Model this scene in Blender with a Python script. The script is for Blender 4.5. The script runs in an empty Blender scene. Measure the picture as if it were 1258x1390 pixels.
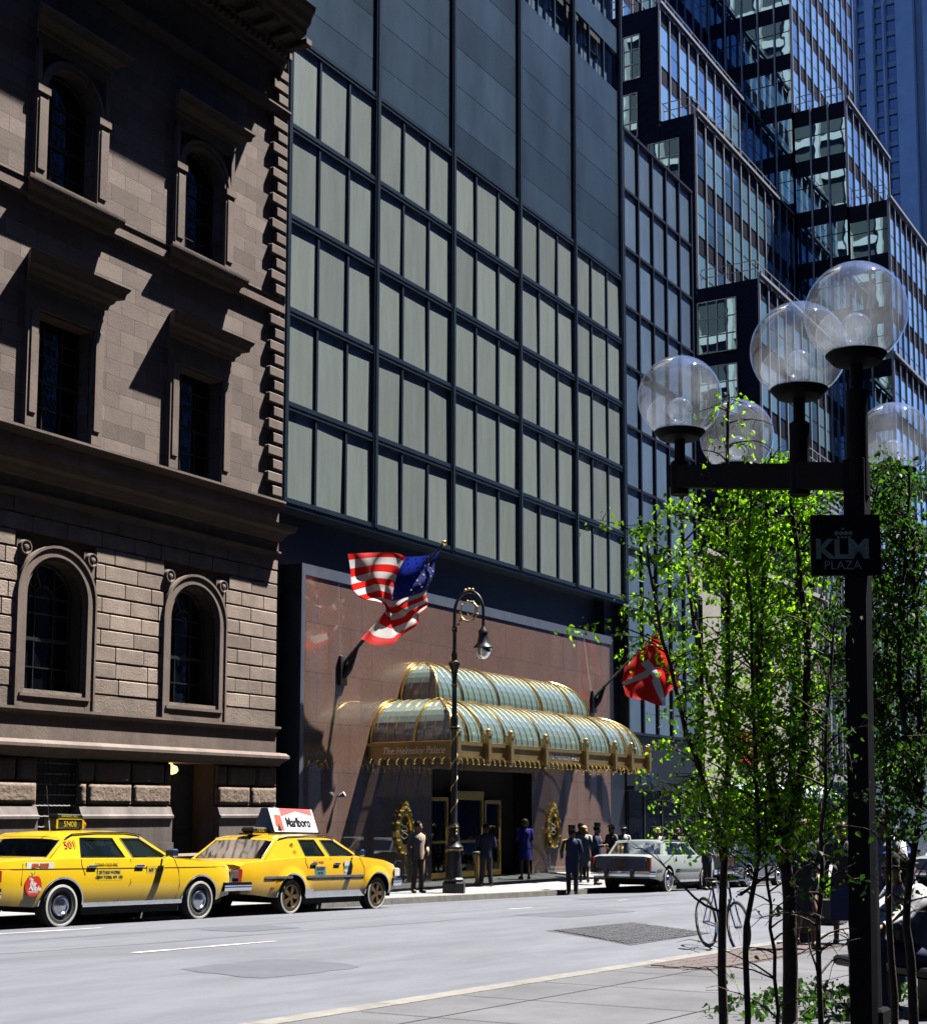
import bpy, bmesh, math, random
from mathutils import Vector, Matrix, geometry
R = math.radians
random.seed(7)
SC = bpy.context.scene
COL = SC.collection
# ---------------------------------------------------------------- camera
cam_d = bpy.data.cameras.new('camera'); cam = bpy.data.objects.new('camera', cam_d); COL.objects.link(cam)
yaw, pit, rol = R(29.4125), R(6.285), R(-.0892)
A_ = Vector((math.cos(yaw)*math.cos(pit), math.sin(yaw)*math.cos(pit), math.sin(pit)))
R0 = Vector((math.sin(yaw), -math.cos(yaw), 0)); U0 = R0.cross(A_)
R_ = math.cos(rol)*R0+math.sin(rol)*U0; U_ = -math.sin(rol)*R0+math.cos(rol)*U0
m = Matrix((R_, U_, -A_)).transposed().to_4x4(); m.translation = (0, 0, 1.45)
cam.matrix_world = m
cam_d.sensor_fit = 'HORIZONTAL'; cam_d.sensor_width = 36; cam_d.lens = 56.757
cam_d.shift_x = -.05474; cam_d.shift_y = .15227; cam_d.clip_start = .1; cam_d.clip_end = 3000
SC.camera = cam
# ---------------------------------------------------------------- light
SUN_AZ, SUN_EL = R(31), R(62.9)       # the sun stands towards +X, a little on the street side
w = bpy.data.worlds.new('World'); SC.world = w; w.use_nodes = True
nt = w.node_tree; bg = nt.nodes['Background']
sky = nt.nodes.new('ShaderNodeTexSky'); sky.sky_type = 'NISHITA'; sky.sun_disc = False
sky.sun_elevation = SUN_EL; sky.sun_rotation = R(90)+SUN_AZ
sky.air_density = 1.0; sky.dust_density = .6; sky.ozone_density = 5
tin = nt.nodes.new('ShaderNodeVectorMath'); tin.operation = 'MULTIPLY'; tin.inputs[1].default_value = (.62, .86, 1.40)   # deep blue daylight film balance
nt.links.new(sky.outputs[0], tin.inputs[0]); nt.links.new(tin.outputs[0], bg.inputs[0]); bg.inputs[1].default_value = .05
sl = bpy.data.lights.new('sun', 'SUN'); sl.energy = 5.0; sl.angle = R(.5); sl.color = (1, .96, .90)
so = bpy.data.objects.new('sun', sl); COL.objects.link(so)
sd = Vector((-math.cos(SUN_EL)*math.cos(SUN_AZ), math.cos(SUN_EL)*math.sin(SUN_AZ), -math.sin(SUN_EL)))
so.rotation_euler = sd.to_track_quat('-Z', 'Y').to_euler()
vs = SC.view_settings; vs.view_transform = 'Standard'; vs.look = 'None'; vs.gamma = 1; vs.use_curve_mapping = False
vs.exposure = 1.38
SC.cycles.max_bounces = 8; SC.cycles.diffuse_bounces = 0; SC.cycles.transparent_max_bounces = 16; SC.cycles.glossy_bounces = 4
SC.cycles.caustics_reflective = False; SC.cycles.caustics_refractive = False
SC.cycles.sample_clamp_indirect = 4

# ---------------------------------------------------------------- materials
def sub(a, d): return a[1] if False else a
def pm(name, base, rough=.6, metal=0., var=.15, scale=3., bump=0., bscale=25., spec=.5, coat=0., crough=.05, stretch=(1, 1, 1), tint=None, dirt=0., emis=None):
    M = bpy.data.materials.new(name); M.use_nodes = True
    n = M.node_tree.nodes; l = M.node_tree.links; b = n['Principled BSDF']
    b.inputs['Roughness'].default_value = rough; b.inputs['Metallic'].default_value = metal
    b.inputs['Specular IOR Level'].default_value = spec
    b.inputs['Coat Weight'].default_value = coat; b.inputs['Coat Roughness'].default_value = crough
    tc = n.new('ShaderNodeTexCoord'); mp = n.new('ShaderNodeMapping'); mp.inputs['Scale'].default_value = stretch
    l.new(tc.outputs['Object'], mp.inputs[0])
    no = n.new('ShaderNodeTexNoise'); no.inputs['Scale'].default_value = scale; no.inputs['Detail'].default_value = 6
    no.inputs['Roughness'].default_value = .65
    l.new(mp.outputs[0], no.inputs['Vector'])
    mx = n.new('ShaderNodeMix'); mx.data_type = 'RGBA'
    t = tint or tuple(c*(1-var) for c in base)
    hi = tuple(min(1, c*(1+var)) for c in base)
    mx.inputs['A'].default_value = (*t, 1); mx.inputs['B'].default_value = (*hi, 1)
    cr = n.new('ShaderNodeMapRange'); cr.inputs['From Min'].default_value = .3; cr.inputs['From Max'].default_value = .7
    l.new(no.outputs['Fac'], cr.inputs[0]); l.new(cr.outputs[0], mx.inputs['Factor'])
    out = mx.outputs['Result']
    if dirt:
        n2 = n.new('ShaderNodeTexNoise'); n2.inputs['Scale'].default_value = scale*.23; n2.inputs['Detail'].default_value = 8
        l.new(mp.outputs[0], n2.inputs['Vector'])
        c2 = n.new('ShaderNodeMapRange'); c2.inputs['From Min'].default_value = .45; c2.inputs['From Max'].default_value = .75
        c2.inputs['To Max'].default_value = dirt; l.new(n2.outputs['Fac'], c2.inputs[0])
        m2 = n.new('ShaderNodeMix'); m2.data_type = 'RGBA'; l.new(c2.outputs[0], m2.inputs['Factor']); l.new(out, m2.inputs['A'])
        m2.inputs['B'].default_value = (*(c*.35 for c in base), 1); out = m2.outputs['Result']
    l.new(out, b.inputs['Base Color'])
    if bump:
        nb = n.new('ShaderNodeTexNoise'); nb.inputs['Scale'].default_value = bscale; nb.inputs['Detail'].default_value = 5
        l.new(mp.outputs[0], nb.inputs['Vector'])
        bu = n.new('ShaderNodeBump'); bu.inputs['Strength'].default_value = bump; bu.inputs['Distance'].default_value = .02
        l.new(nb.outputs['Fac'], bu.inputs['Height']); l.new(bu.outputs[0], b.inputs['Normal'])
    if emis:
        b.inputs['Emission Color'].default_value = (*emis[0], 1); b.inputs['Emission Strength'].default_value = emis[1]
    return M

def ashlar(name, c1, c2, bw, bh, mort=.01, mcol=(.03, .022, .018), bump=.4, rough=.85, grain=.25):
    M = pm(name, c1, rough, var=.15, scale=2)
    n = M.node_tree.nodes; l = M.node_tree.links; b = n['Principled BSDF']
    tc = [x for x in n if x.type == 'TEX_COORD'][0]
    sx = n.new('ShaderNodeSeparateXYZ'); cx = n.new('ShaderNodeCombineXYZ')
    l.new(tc.outputs['Object'], sx.inputs[0])
    ad = n.new('ShaderNodeMath'); ad.operation = 'ADD'; l.new(sx.outputs[0], ad.inputs[0]); l.new(sx.outputs[1], ad.inputs[1])
    l.new(ad.outputs[0], cx.inputs[0]); l.new(sx.outputs[2], cx.inputs[1])
    br = n.new('ShaderNodeTexBrick'); l.new(cx.outputs[0], br.inputs['Vector'])
    br.inputs['Scale'].default_value = 1; br.inputs['Brick Width'].default_value = bw; br.inputs['Row Height'].default_value = bh
    br.inputs['Mortar Size'].default_value = mort; br.inputs['Mortar Smooth'].default_value = .15
    br.inputs['Color1'].default_value = (*c1, 1); br.inputs['Color2'].default_value = (*c2, 1); br.inputs['Mortar'].default_value = (*mcol, 1)
    no = n.new('ShaderNodeTexNoise'); no.inputs['Scale'].default_value = 1.1; no.inputs['Detail'].default_value = 9; no.inputs['Roughness'].default_value = .7
    l.new(tc.outputs['Object'], no.inputs['Vector'])
    mr = n.new('ShaderNodeMapRange'); mr.inputs['From Min'].default_value = .3; mr.inputs['From Max'].default_value = .7
    mr.inputs['To Min'].default_value = 1-grain; mr.inputs['To Max'].default_value = 1+grain*.6; l.new(no.outputs['Fac'], mr.inputs[0])
    vm = n.new('ShaderNodeVectorMath'); vm.operation = 'SCALE'; l.new(br.outputs['Color'], vm.inputs[0]); l.new(mr.outputs[0], vm.inputs['Scale'])
    l.new(vm.outputs[0], b.inputs['Base Color'])
    nf = n.new('ShaderNodeTexNoise'); nf.inputs['Scale'].default_value = 22; nf.inputs['Detail'].default_value = 6
    l.new(tc.outputs['Object'], nf.inputs['Vector'])
    s1 = n.new('ShaderNodeMath'); s1.operation = 'MULTIPLY_ADD'; l.new(br.outputs['Fac'], s1.inputs[0]); s1.inputs[1].default_value = -1.5
    l.new(nf.outputs['Fac'], s1.inputs[2])
    bu = n.new('ShaderNodeBump'); bu.inputs['Strength'].default_value = bump; bu.inputs['Distance'].default_value = .015
    l.new(s1.outputs[0], bu.inputs['Height']); l.new(bu.outputs[0], b.inputs['Normal'])
    return M

def glass(name, tint=(.6, .65, .65), refl=.12, transp=.5, dark=(.01, .012, .015), rough=.02, wav=0., wscale=1., gcol=(1, 1, 1)):
    """a pane: part clear, part dark body, with mirror reflection by Fresnel"""
    M = bpy.data.materials.new(name); M.use_nodes = True
    n = M.node_tree.nodes; l = M.node_tree.links; n.remove(n['Principled BSDF']); o = n['Material Output']
    tr = n.new('ShaderNodeBsdfTransparent'); tr.inputs[0].default_value = (*tint, 1)
    df = n.new('ShaderNodeBsdfDiffuse'); df.inputs[0].default_value = (*dark, 1)
    m1 = n.new('ShaderNodeMixShader'); m1.inputs[0].default_value = 1-transp; l.new(tr.outputs[0], m1.inputs[1]); l.new(df.outputs[0], m1.inputs[2])
    gl = n.new('ShaderNodeBsdfGlossy'); gl.inputs['Roughness'].default_value = rough; gl.inputs[0].default_value = (*gcol, 1)
    lw = n.new('ShaderNodeFresnel'); lw.inputs[0].default_value = 1.5
    ad = n.new('ShaderNodeMath'); ad.operation = 'ADD'; ad.use_clamp = True; l.new(lw.outputs[0], ad.inputs[0]); ad.inputs[1].default_value = refl
    m2 = n.new('ShaderNodeMixShader'); l.new(ad.outputs[0], m2.inputs[0]); l.new(m1.outputs[0], m2.inputs[1]); l.new(gl.outputs[0], m2.inputs[2])
    l.new(m2.outputs[0], o.inputs[0])
    if wav:
        tc = n.new('ShaderNodeTexCoord'); nz = n.new('ShaderNodeTexNoise'); nz.inputs['Scale'].default_value = wscale; nz.inputs['Detail'].default_value = 2
        l.new(tc.outputs['Object'], nz.inputs['Vector'])
        bu = n.new('ShaderNodeBump'); bu.inputs['Strength'].default_value = wav; bu.inputs['Distance'].default_value = .1
        l.new(nz.outputs['Fac'], bu.inputs['Height']); l.new(bu.outputs[0], gl.inputs['Normal'])
    return M

BS1, BS2 = (.315, .248, .215), (.175, .136, .120)
M_ash = ashlar('brownstone ashlar', BS1, BS2, .78, .34, .006, mcol=(.10, .07, .055), bump=.25)
M_rus = pm('brownstone rusticated', (.385, .302, .250), .88, var=.22, scale=2.2, bump=.55, bscale=30, dirt=.55)
M_rock = pm('brownstone rock faced', (.28, .21, .16), .9, var=.25, scale=3, bump=1.0, bscale=14)
M_trim = pm('brownstone trim', (.235, .180, .150), .82, var=.30, scale=1.6, bump=.25, bscale=30, dirt=.4, stretch=(1, 1, .5))
M_plin = pm('brownstone plinth', (.19, .16, .145), .7, var=.45, scale=1.8, bump=.2, dirt=.7, stretch=(1, 1, .4))
M_joint = pm('stone joint', (.035, .026, .02), .95)
M_wglass = glass('window glass dark', (.5, .5, .5), .02, .25, (.006, .007, .012), wav=.1, wscale=2)
M_frame = pm('window frame dark', (.016, .016, .02), .5)
M_dark = pm('dark interior', (.008, .009, .013), .9)
M_iron = pm('black iron', (.012, .013, .016), .42, var=.3, spec=.4)
M_stud = pm('white stud', (.75, .73, .68), .5)
M_alu = pm('bronze aluminium', (.030, .050, .072), .36, metal=.4, var=.18, scale=1.4, bump=.05, bscale=60, spec=.5)
M_pan = pm('bronze metal panel', (.066, .108, .145), .32, metal=.5, var=.34, scale=.7, bump=.12, bscale=45, stretch=(1, 1, .35), spec=.6)
M_drape = pm('curtained pane', (.235, .275, .255), .45, var=.12, scale=5, bump=.12, bscale=50, stretch=(1, 1, .15), coat=.8, crough=.02, dirt=.12)
M_pan2 = pm('annex panel', (.115, .175, .26), .4, var=.22, scale=.9, coat=.6, crough=.04, stretch=(1, 1, .4))
M_pan2.name = 'annex panel'
M_mul2 = pm('annex mullion', (.012, .015, .022), .4)
M_gran = ashlar('polished red granite', (.235, .140, .108), (.20, .122, .096), .96, 1.25, .006, mcol=(.05, .035, .03), bump=.02, rough=.35, grain=.12)
_g = M_gran.node_tree; _b = _g.nodes['Principled BSDF']; _b.inputs['Coat Weight'].default_value = 1.; _b.inputs['Coat Roughness'].default_value = .015; _b.inputs['Coat IOR'].default_value = 1.95
_sp = _g.nodes.new('ShaderNodeTexNoise'); _sp.inputs['Scale'].default_value = 45
_tc = [x for x in _g.nodes if x.type == 'TEX_COORD'][0]; _g.links.new(_tc.outputs['Object'], _sp.inputs['Vector'])
_src = _b.inputs['Base Color'].links[0].from_socket
_vm = _g.nodes.new('ShaderNodeVectorMath'); _vm.operation = 'SCALE'; _mr = _g.nodes.new('ShaderNodeMapRange')
_mr.inputs['From Min'].default_value = .35; _mr.inputs['From Max'].default_value = .65; _mr.inputs['To Min'].default_value = .7; _mr.inputs['To Max'].default_value = 1.25
_g.links.new(_sp.outputs['Fac'], _mr.inputs[0]); _g.links.new(_src, _vm.inputs[0]); _g.links.new(_mr.outputs[0], _vm.inputs['Scale']); _g.links.new(_vm.outputs[0], _b.inputs['Base Color'])
_b.inputs['Normal'].links and _g.links.remove(_b.inputs['Normal'].links[0])
M_brass = pm('polished brass', (.62, .44, .13), .24, metal=1, var=.2, scale=6)
M_bronze = pm('satin bronze', (.38, .27, .115), .42, metal=.75, var=.18, scale=2.5)
M_gold = pm('bright gold', (.85, .62, .18), .2, metal=1, var=.1)
M_cglass = glass('canopy glass', (.78, .86, .82), .12, .38, (.22, .34, .31), .05, wav=.15, wscale=3)
M_white = pm('white paint', (.78, .77, .74), .45)
M_wtext = pm('white lettering', (.8, .8, .78), .5)
M_road = pm('asphalt', (.132, .140, .160), .80, var=.16, scale=2.6, bump=.5, bscale=160, dirt=.45, stretch=(.28, 1.2, 1))
M_patch = pm('stone block patch', (.05, .052, .06), .8, var=.3, scale=8, bump=.8, bscale=12)
M_walk = pm('pale concrete pavement', (.30, .29, .28), .8, var=.10, scale=2.5, bump=.2, bscale=60, dirt=.2)
M_plaza = pm('plaza paving', (.115, .115, .122), .8, var=.22, scale=1.3, bump=.3, bscale=60, dirt=.6)
M_curb = pm('granite kerb', (.20, .19, .17), .85, var=.25, scale=4, bump=.4, bscale=25)
M_line = pm('worn road paint', (.5, .5, .48), .7, var=.2, scale=6)
M_brick = pm('brick paving', (.10, .075, .07), .85, var=.25, scale=5, bump=.4)
M_pbrick = ashlar('dark glazed brick', (.014, .024, .055), (.009, .015, .038), .40, .13, .012, mcol=(.010, .012, .022), bump=.3, rough=.8)
M_pbrick.node_tree.nodes['Principled BSDF'].inputs['Specular IOR Level'].default_value = .15
M_pbrick.node_tree.nodes['Principled BSDF'].inputs['Roughness'].default_value = .8
M_qglass = glass('office glass', (.3, .45, .45), .36, .05, (.018, .085, .12), .012, wav=.06, wscale=.45, gcol=(.50, .78, .92))
M_qpan = pm('blue spandrel', (.018, .028, .06), .3, var=.2, coat=.5)
M_qmul = pm('aluminium mullion', (.42, .43, .46), .45, metal=.3, var=.08)
M_qsp = pm('dark spandrel', (.005, .008, .022), .6, spec=.15)
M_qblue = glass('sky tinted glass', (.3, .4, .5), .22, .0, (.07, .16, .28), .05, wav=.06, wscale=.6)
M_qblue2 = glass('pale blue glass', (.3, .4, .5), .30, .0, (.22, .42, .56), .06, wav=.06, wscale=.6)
M_lime = pm('pale limestone', (.46, .43, .385), .8, var=.08, scale=1.5, bump=.1, dirt=.15)
M_cream = pm('cream stone', (.30, .25, .16), .8, var=.1)
M_deco = pm('haze blue tower stone', (.33, .38, .46), .85, var=.12, scale=.3)  # blue haze of distance put into the stone colour
M_decow = glass('tower window', (.2, .3, .4), .12, 0, (.03, .08, .22), .1)
M_red = pm('red banner', (.62, .045, .025), .6)
M_awn = pm('pale blue awning', (.36, .50, .55), .7, var=.1)
M_opp = pm('opposite block stone', (.11, .105, .10), .8, var=.15, scale=.4)
M_pier = pm('white tower pier', (.85, .83, .74), .7, var=.05)

def vary(M, amt, island=False):
    n = M.node_tree.nodes; l = M.node_tree.links; b = n['Principled BSDF']; src = b.inputs['Base Color'].links[0].from_socket
    if island: g = n.new('ShaderNodeNewGeometry'); o = g.outputs['Random Per Island']
    else: g = n.new('ShaderNodeObjectInfo'); o = g.outputs['Random']
    mr = n.new('ShaderNodeMapRange'); mr.inputs['To Min'].default_value = 1-amt; mr.inputs['To Max'].default_value = 1+amt; l.new(o, mr.inputs[0])
    vm = n.new('ShaderNodeVectorMath'); vm.operation = 'SCALE'; l.new(src, vm.inputs[0]); l.new(mr.outputs[0], vm.inputs['Scale']); l.new(vm.outputs[0], b.inputs['Base Color'])
vary(M_drape, .13); vary(M_pan2, .18); vary(M_pan, .28, True); vary(M_rus, .22, True); vary(M_rock, .15, True)
M_letter = pm('metallic white lettering', (.85, .85, .82), .35, metal=.9, var=.05)  # white letters, made metallic so they read bright in shade

# ---------------------------------------------------------------- mesh builder
class MB:
    def __init__(s): s.v = []; s.f = []; s.mi = []; s.cur = 0
    def add(s, vs, fs):
        o = len(s.v); s.v += [tuple(p) for p in vs]
        for f in fs: s.f.append(tuple(i+o for i in f)); s.mi.append(s.cur)
    def box(s, x0, x1, y0, y1, z0, z1, ch=0):
        if ch:
            c = ch; V = []; 
            for z, k in ((z0, c), (z0+c, 0), (z1-c, 0), (z1, c)):
                V += [(x0+k, y0+k, z), (x1-k, y0+k, z), (x1-k, y1-k, z), (x0+k, y1-k, z)]
            F = [(3, 2, 1, 0), (12, 13, 14, 15)]
            for a in range(3):
                for b in range(4):
                    p = a*4+b; q = a*4+(b+1) % 4; F.append((p, q, q+4, p+4))
            s.add(V, F); return
        s.add([(x0, y0, z0), (x1, y0, z0), (x1, y1, z0), (x0, y1, z0), (x0, y0, z1), (x1, y0, z1), (x1, y1, z1), (x0, y1, z1)],
              [(3, 2, 1, 0), (4, 5, 6, 7), (0, 1, 5, 4), (1, 2, 6, 5), (2, 3, 7, 6), (3, 0, 4, 7)])
    def quad(s, a, b, c, d): s.add([a, b, c, d], [(0, 1, 2, 3)])
    def poly(s, pts): s.add(pts, [tuple(range(len(pts)))])
    def prism(s, pts, d):
        """pts: 3D polygon; d: extrusion vector"""
        n = len(pts); d = Vector(d); P = [Vector(p) for p in pts]
        s.add(P+[p+d for p in P], [tuple(reversed(range(n))), tuple(range(n, 2*n))]+[(i, (i+1) % n, n+(i+1) % n, n+i) for i in range(n)])
    def tube(s, pts, r, n=8, caps=True, flat=None):
        P = [Vector(p) for p in pts]; k = len(P)
        rr = r if isinstance(r, (list, tuple)) else [r]*k
        up = None; rings = []
        for i in range(k):
            t = (P[min(i+1, k-1)]-P[max(i-1, 0)]).normalized()
            if up is None:
                up = t.orthogonal().normalized()
            up = (up-t*up.dot(t))
            up = up.normalized() if up.length > 1e-6 else t.orthogonal().normalized()
            b = t.cross(up)
            rings.append([P[i]+(up*math.cos(2*math.pi*j/n)+b*math.sin(2*math.pi*j/n))*rr[i] for j in range(n)])
        V = [q for g in rings for q in g]; F = []
        for i in range(k-1):
            for j in range(n):
                F.append((i*n+j, i*n+(j+1) % n, (i+1)*n+(j+1) % n, (i+1)*n+j))
        if caps: F.append(tuple(reversed(range(n)))); F.append(tuple(range((k-1)*n, k*n)))
        s.add(V, F)
    def lathe(s, c, prof, n=16, ax=(0, 0, 1), sx=1., cap=True):
        """prof: list of (radius, height along the axis)"""
        a = Vector(ax).normalized(); c = Vector(c)
        u = Vector((1, 0, 0)) if abs(a.x) < .9 else Vector((0, 1, 0)); u = (u-a*u.dot(a)).normalized(); w_ = a.cross(u)
        V = []; F = []
        for r_, h in prof:
            for j in range(n):
                t = 2*math.pi*j/n; V.append(c+a*h+u*math.cos(t)*r_*sx+w_*math.sin(t)*r_)
        for i in range(len(prof)-1):
            for j in range(n): F.append((i*n+j, i*n+(j+1) % n, (i+1)*n+(j+1) % n, (i+1)*n+j))
        if cap: F.append(tuple(reversed(range(n)))); F.append(tuple(range((len(prof)-1)*n, len(prof)*n)))
        s.add(V, F)
    def ball(s, c, r, n=12, m_=8, sc=(1, 1, 1)):
        c = Vector(c); V = [c+Vector((0, 0, -r*sc[2]))]; F = []
        for i in range(1, m_):
            p = -math.pi/2+math.pi*i/m_
            for j in range(n): V.append(c+Vector((r*sc[0]*math.cos(p)*math.cos(2*math.pi*j/n), r*sc[1]*math.cos(p)*math.sin(2*math.pi*j/n), r*sc[2]*math.sin(p))))
        V.append(c+Vector((0, 0, r*sc[2])))
        for j in range(n): F.append((0, 1+(j+1) % n, 1+j)); F.append((len(V)-1, 1+(m_-2)*n+j, 1+(m_-2)*n+(j+1) % n))
        for i in range(m_-2):
            for j in range(n): F.append((1+i*n+j, 1+i*n+(j+1) % n, 1+(i+1)*n+(j+1) % n, 1+(i+1)*n+j))
        s.add(V, F)
    def mould(s, prof, x0, x1, y, e0=1., e1=1.):
        """cornice along X on a wall at plane y; prof: (outward, z) from bottom to top; mitred returns at both ends"""
        n = len(prof); V = []
        for (o, z) in prof: V.append((x0-o*e0, y-o, z))
        for (o, z) in prof: V.append((x1+o*e1, y-o, z))
        for (o, z) in prof: V.append((x0, y, z))
        for (o, z) in prof: V.append((x1, y, z))
        F = []
        for i in range(n-1):
            F += [(i, n+i, n+i+1, i+1), (2*n+i, i, i+1, 2*n+i+1), (n+i, 3*n+i, 3*n+i+1, n+i+1)]
        F += [(2*n, 3*n, n, 0), (n-1, 2*n-1, 4*n-1, 3*n-1)]
        s.add(V, F)
    def xform(s, M):
        s.v = [tuple(M @ Vector(p)) for p in s.v]; return s
    def build(s, name, mats, parent=None, smooth=None, w=False):
        me = bpy.data.meshes.new(name); me.from_pydata(s.v, [], s.f)
        mats = mats if isinstance(mats, (list, tuple)) else [mats]
        for q in mats: me.materials.append(q)
        if len(mats) > 1: me.polygons.foreach_set('material_index', s.mi)
        me.validate(); me.update()
        if smooth:
            me.polygons.foreach_set('use_smooth', [True]*len(me.polygons))
            try: me.set_sharp_from_angle(angle=R(smooth))
            except Exception: pass
        o = bpy.data.objects.new(name, me); COL.objects.link(o)
        if parent:
            o.parent = parent
            if w: o.matrix_parent_inverse = parent.matrix_basis.inverted()
        return o

def tag(o, label=None, cat=None, group=None, kind=None):
    if label: o['label'] = label
    if cat: o['category'] = cat
    if group: o['group'] = group
    if kind: o['kind'] = kind
    return o
def thing(name, label, cat, loc=(0, 0, 0), rz=0., group=None, ry=0.):
    o = bpy.data.objects.new(name, None); COL.objects.link(o); o.empty_display_size = .2
    o.location = loc; o.rotation_euler = (0, ry, rz)
    return tag(o, label, cat, group)
def copy_tree(o, parent=None):
    c = o.copy(); COL.objects.link(c)
    if parent: c.parent = parent
    for ch in [q for q in bpy.data.objects if q.parent == o]: copy_tree(ch, c)
    return c
def text_obj(name, s, size, M, mat, parent, ext=.004, shear=0., w=False, sx=1., bold=0., spacing=1.):
    cu = bpy.data.curves.new(name, 'FONT'); cu.body = s; cu.size = size; cu.extrude = ext; cu.shear = shear
    cu.align_x = 'CENTER'; cu.align_y = 'CENTER'; cu.offset = bold; cu.resolution_u = 3; cu.space_character = spacing
    t = bpy.data.objects.new(name, cu); COL.objects.link(t)
    dg = bpy.context.evaluated_depsgraph_get(); me = bpy.data.meshes.new_from_object(t.evaluated_get(dg))
    bpy.data.objects.remove(t); bpy.data.curves.remove(cu)
    me.transform(M @ Matrix.Diagonal((sx, 1, 1, 1))); me.materials.clear(); me.materials.append(mat)
    o = bpy.data.objects.new(name, me); COL.objects.link(o)
    if parent:
        o.parent = parent
        if w: o.matrix_parent_inverse = parent.matrix_basis.inverted()
    return o
def frame_M(origin, xdir, ydir):
    x = Vector(xdir).normalized(); y = Vector(ydir); y = (y-x*y.dot(x)).normalized(); z = x.cross(y)
    m_ = Matrix((x, y, z)).transposed().to_4x4(); m_.translation = Vector(origin); return m_
def holes(outer, hs, fn, mb):
    """flat plate with holes, mapped by fn((a,b)) -> 3D point"""
    loops = [[Vector((a, b, 0)) for a, b in outer]]+[[Vector((a, b, 0)) for a, b in h] for h in hs]
    tr = geometry.tessellate_polygon(loops); P = [p for L in loops for p in L]
    mb.add([fn((p.x, p.y)) for p in P], tr)

# ---------------------------------------------------------------- setting: ground
GS = .0237                                                    # the avenue falls gently away
def g0(X): return .085-GS*X
def zroad(X, Y):
    t = (Y-13)/5.7
    return g0(X)+.14*max(0, 1-t*t)
def zcurb(X): return g0(X)+.14
def zwall(X): return -.432+(.02*(30-X) if X < 30 else 0)-(GS*(X-42) if X > 42 else 0)
def zwalk(X, Y):
    t = min(1, max(0, (Y-18.7)/3.6)); return zcurb(X)+(zwall(X)-zcurb(X))*t
def zplaza(X): return g0(X)+.07
def sheet(name, xs, ys, fn, mt, kind='structure'):
    b = MB(); n = len(ys)
    b.add([(x, y, fn(x, y)) for x in xs for y in ys], [(i*n+j, (i+1)*n+j, (i+1)*n+j+1, i*n+j+1) for i in range(len(xs)-1) for j in range(n-1)])
    o = b.build(name, mt, smooth=30); o['kind'] = kind; return o
def fr(a, b, s): return [a+(b-a)*i/max(1, round((b-a)/s)) for i in range(max(1, round((b-a)/s))+1)]
sheet('ground', [-300, 0, 100, 320, 900], [-300, 0, 60, 500], lambda x, y: .0-GS*x-.35, M_plaza)
sheet('road', fr(-30, 330, 3), [6.9, 7.3, 8, 9, 10, 11, 12, 13, 14, 15, 16, 17, 18, 18.58], zroad, M_road)
sheet('pavement', fr(-30, 330, 2), [18.86, 19.6, 20.4, 21.3, 22.3, 23.3], lambda x, y: zwalk(x, y)+.001*0, M_walk)
sheet('plaza', fr(-30, 330, 3), [-12, -4, 0, 4, 6.75], lambda x, y: zplaza(x), M_plaza)
for (ya, yb, nm, top) in ((18.56, 18.88, 'kerb', zcurb), (6.70, 6.95, 'kerb', zplaza)):
    b = MB(); x = -30.
    while x < 330:
        L = random.choice((1.6, 1.9, 2.2)); x2 = x+L-.012
        za, zb = top(x)+.006, top(x2)+.006
        b.add([(x, ya, za-.4), (x2, ya, zb-.4), (x2, yb, zb-.4), (x, yb, za-.4), (x, ya+.02, za), (x2, ya+.02, zb), (x2, yb-.004, zb), (x, yb-.004, za)],
              [(3, 2, 1, 0), (4, 5, 6, 7), (0, 1, 5, 4), (1, 2, 6, 5), (2, 3, 7, 6), (3, 0, 4, 7)])
        x += L
    b.build(nm, M_curb)['kind'] = 'structure'
# pavement flag joints, as thin sunken-looking strips
b = MB()
for X in fr(8, 120, 1.5):
    b.add([(X, 18.9, zwalk(X, 18.9)+.004), (X+.014, 18.9, zwalk(X, 18.9)+.004), (X+.014, 22.2, zwalk(X, 22.2)+.004), (X, 22.2, zwalk(X, 22.2)+.004)], [(0, 1, 2, 3)])
for Y in (20.1, 21.4):
    for X in fr(8, 120, 2):
        b.add([(X, Y, zwalk(X, Y)+.004), (X+2, Y, zwalk(X+2, Y)+.004), (X+2, Y+.014, zwalk(X+2, Y+.014)+.004), (X, Y+.014, zwalk(X, Y+.014)+.004)], [(0, 1, 2, 3)])
for X in fr(2, 60, 1.5):
    b.add([(X, -6, zplaza(X)+.004), (X+.014, -6, zplaza(X)+.004), (X+.014, 6.68, zplaza(X)+.004), (X, 6.68, zplaza(X)+.004)], [(0, 1, 2, 3)])
for Y in (-3, 0, 1.5, 3, 4.5, 6):
    b.add([(2, Y, zplaza(2)+.004), (60, Y, zplaza(60)+.004), (60, Y+.014, zplaza(60)+.004), (2, Y+.014, zplaza(2)+.004)], [(0, 1, 2, 3)])
b.build('paving_joints', M_joint)['kind'] = 'structure'
# lane paint, patch
b = MB()
for Y in (15.67, 11.7):
    for k in (2,):
        X = 2.2+k*5.6+(0 if Y > 15 else -.6)+6.1*0
        X0 = 13.2+(k-2)*5.0 if Y > 15 else 12.2+(k-2)*5.0
        for q in range(4):
            xa, xb = X0+q*.62, X0+(q+1)*.62
            hw_ = .045+.012*math.sin(k*7+q*3)
            b.add([(xa, Y-hw_, zroad(xa, Y)+.005), (xb, Y-hw_, zroad(xb, Y)+.005), (xb, Y+hw_, zroad(xb, Y)+.005), (xa, Y+hw_, zroad(xa, Y)+.005)], [(0, 1, 2, 3)])
for (X, Y, L) in ((24.5, 13.9, .9), (30.2, 14.3, .5)): b.add([(X, Y, zroad(X, Y)+.005), (X+L, Y, zroad(X+L, Y)+.005), (X+L, Y+.09, zroad(X+L, Y+.09)+.005), (X, Y+.09, zroad(X, Y)+.005)], [(0, 1, 2, 3)])
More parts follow.
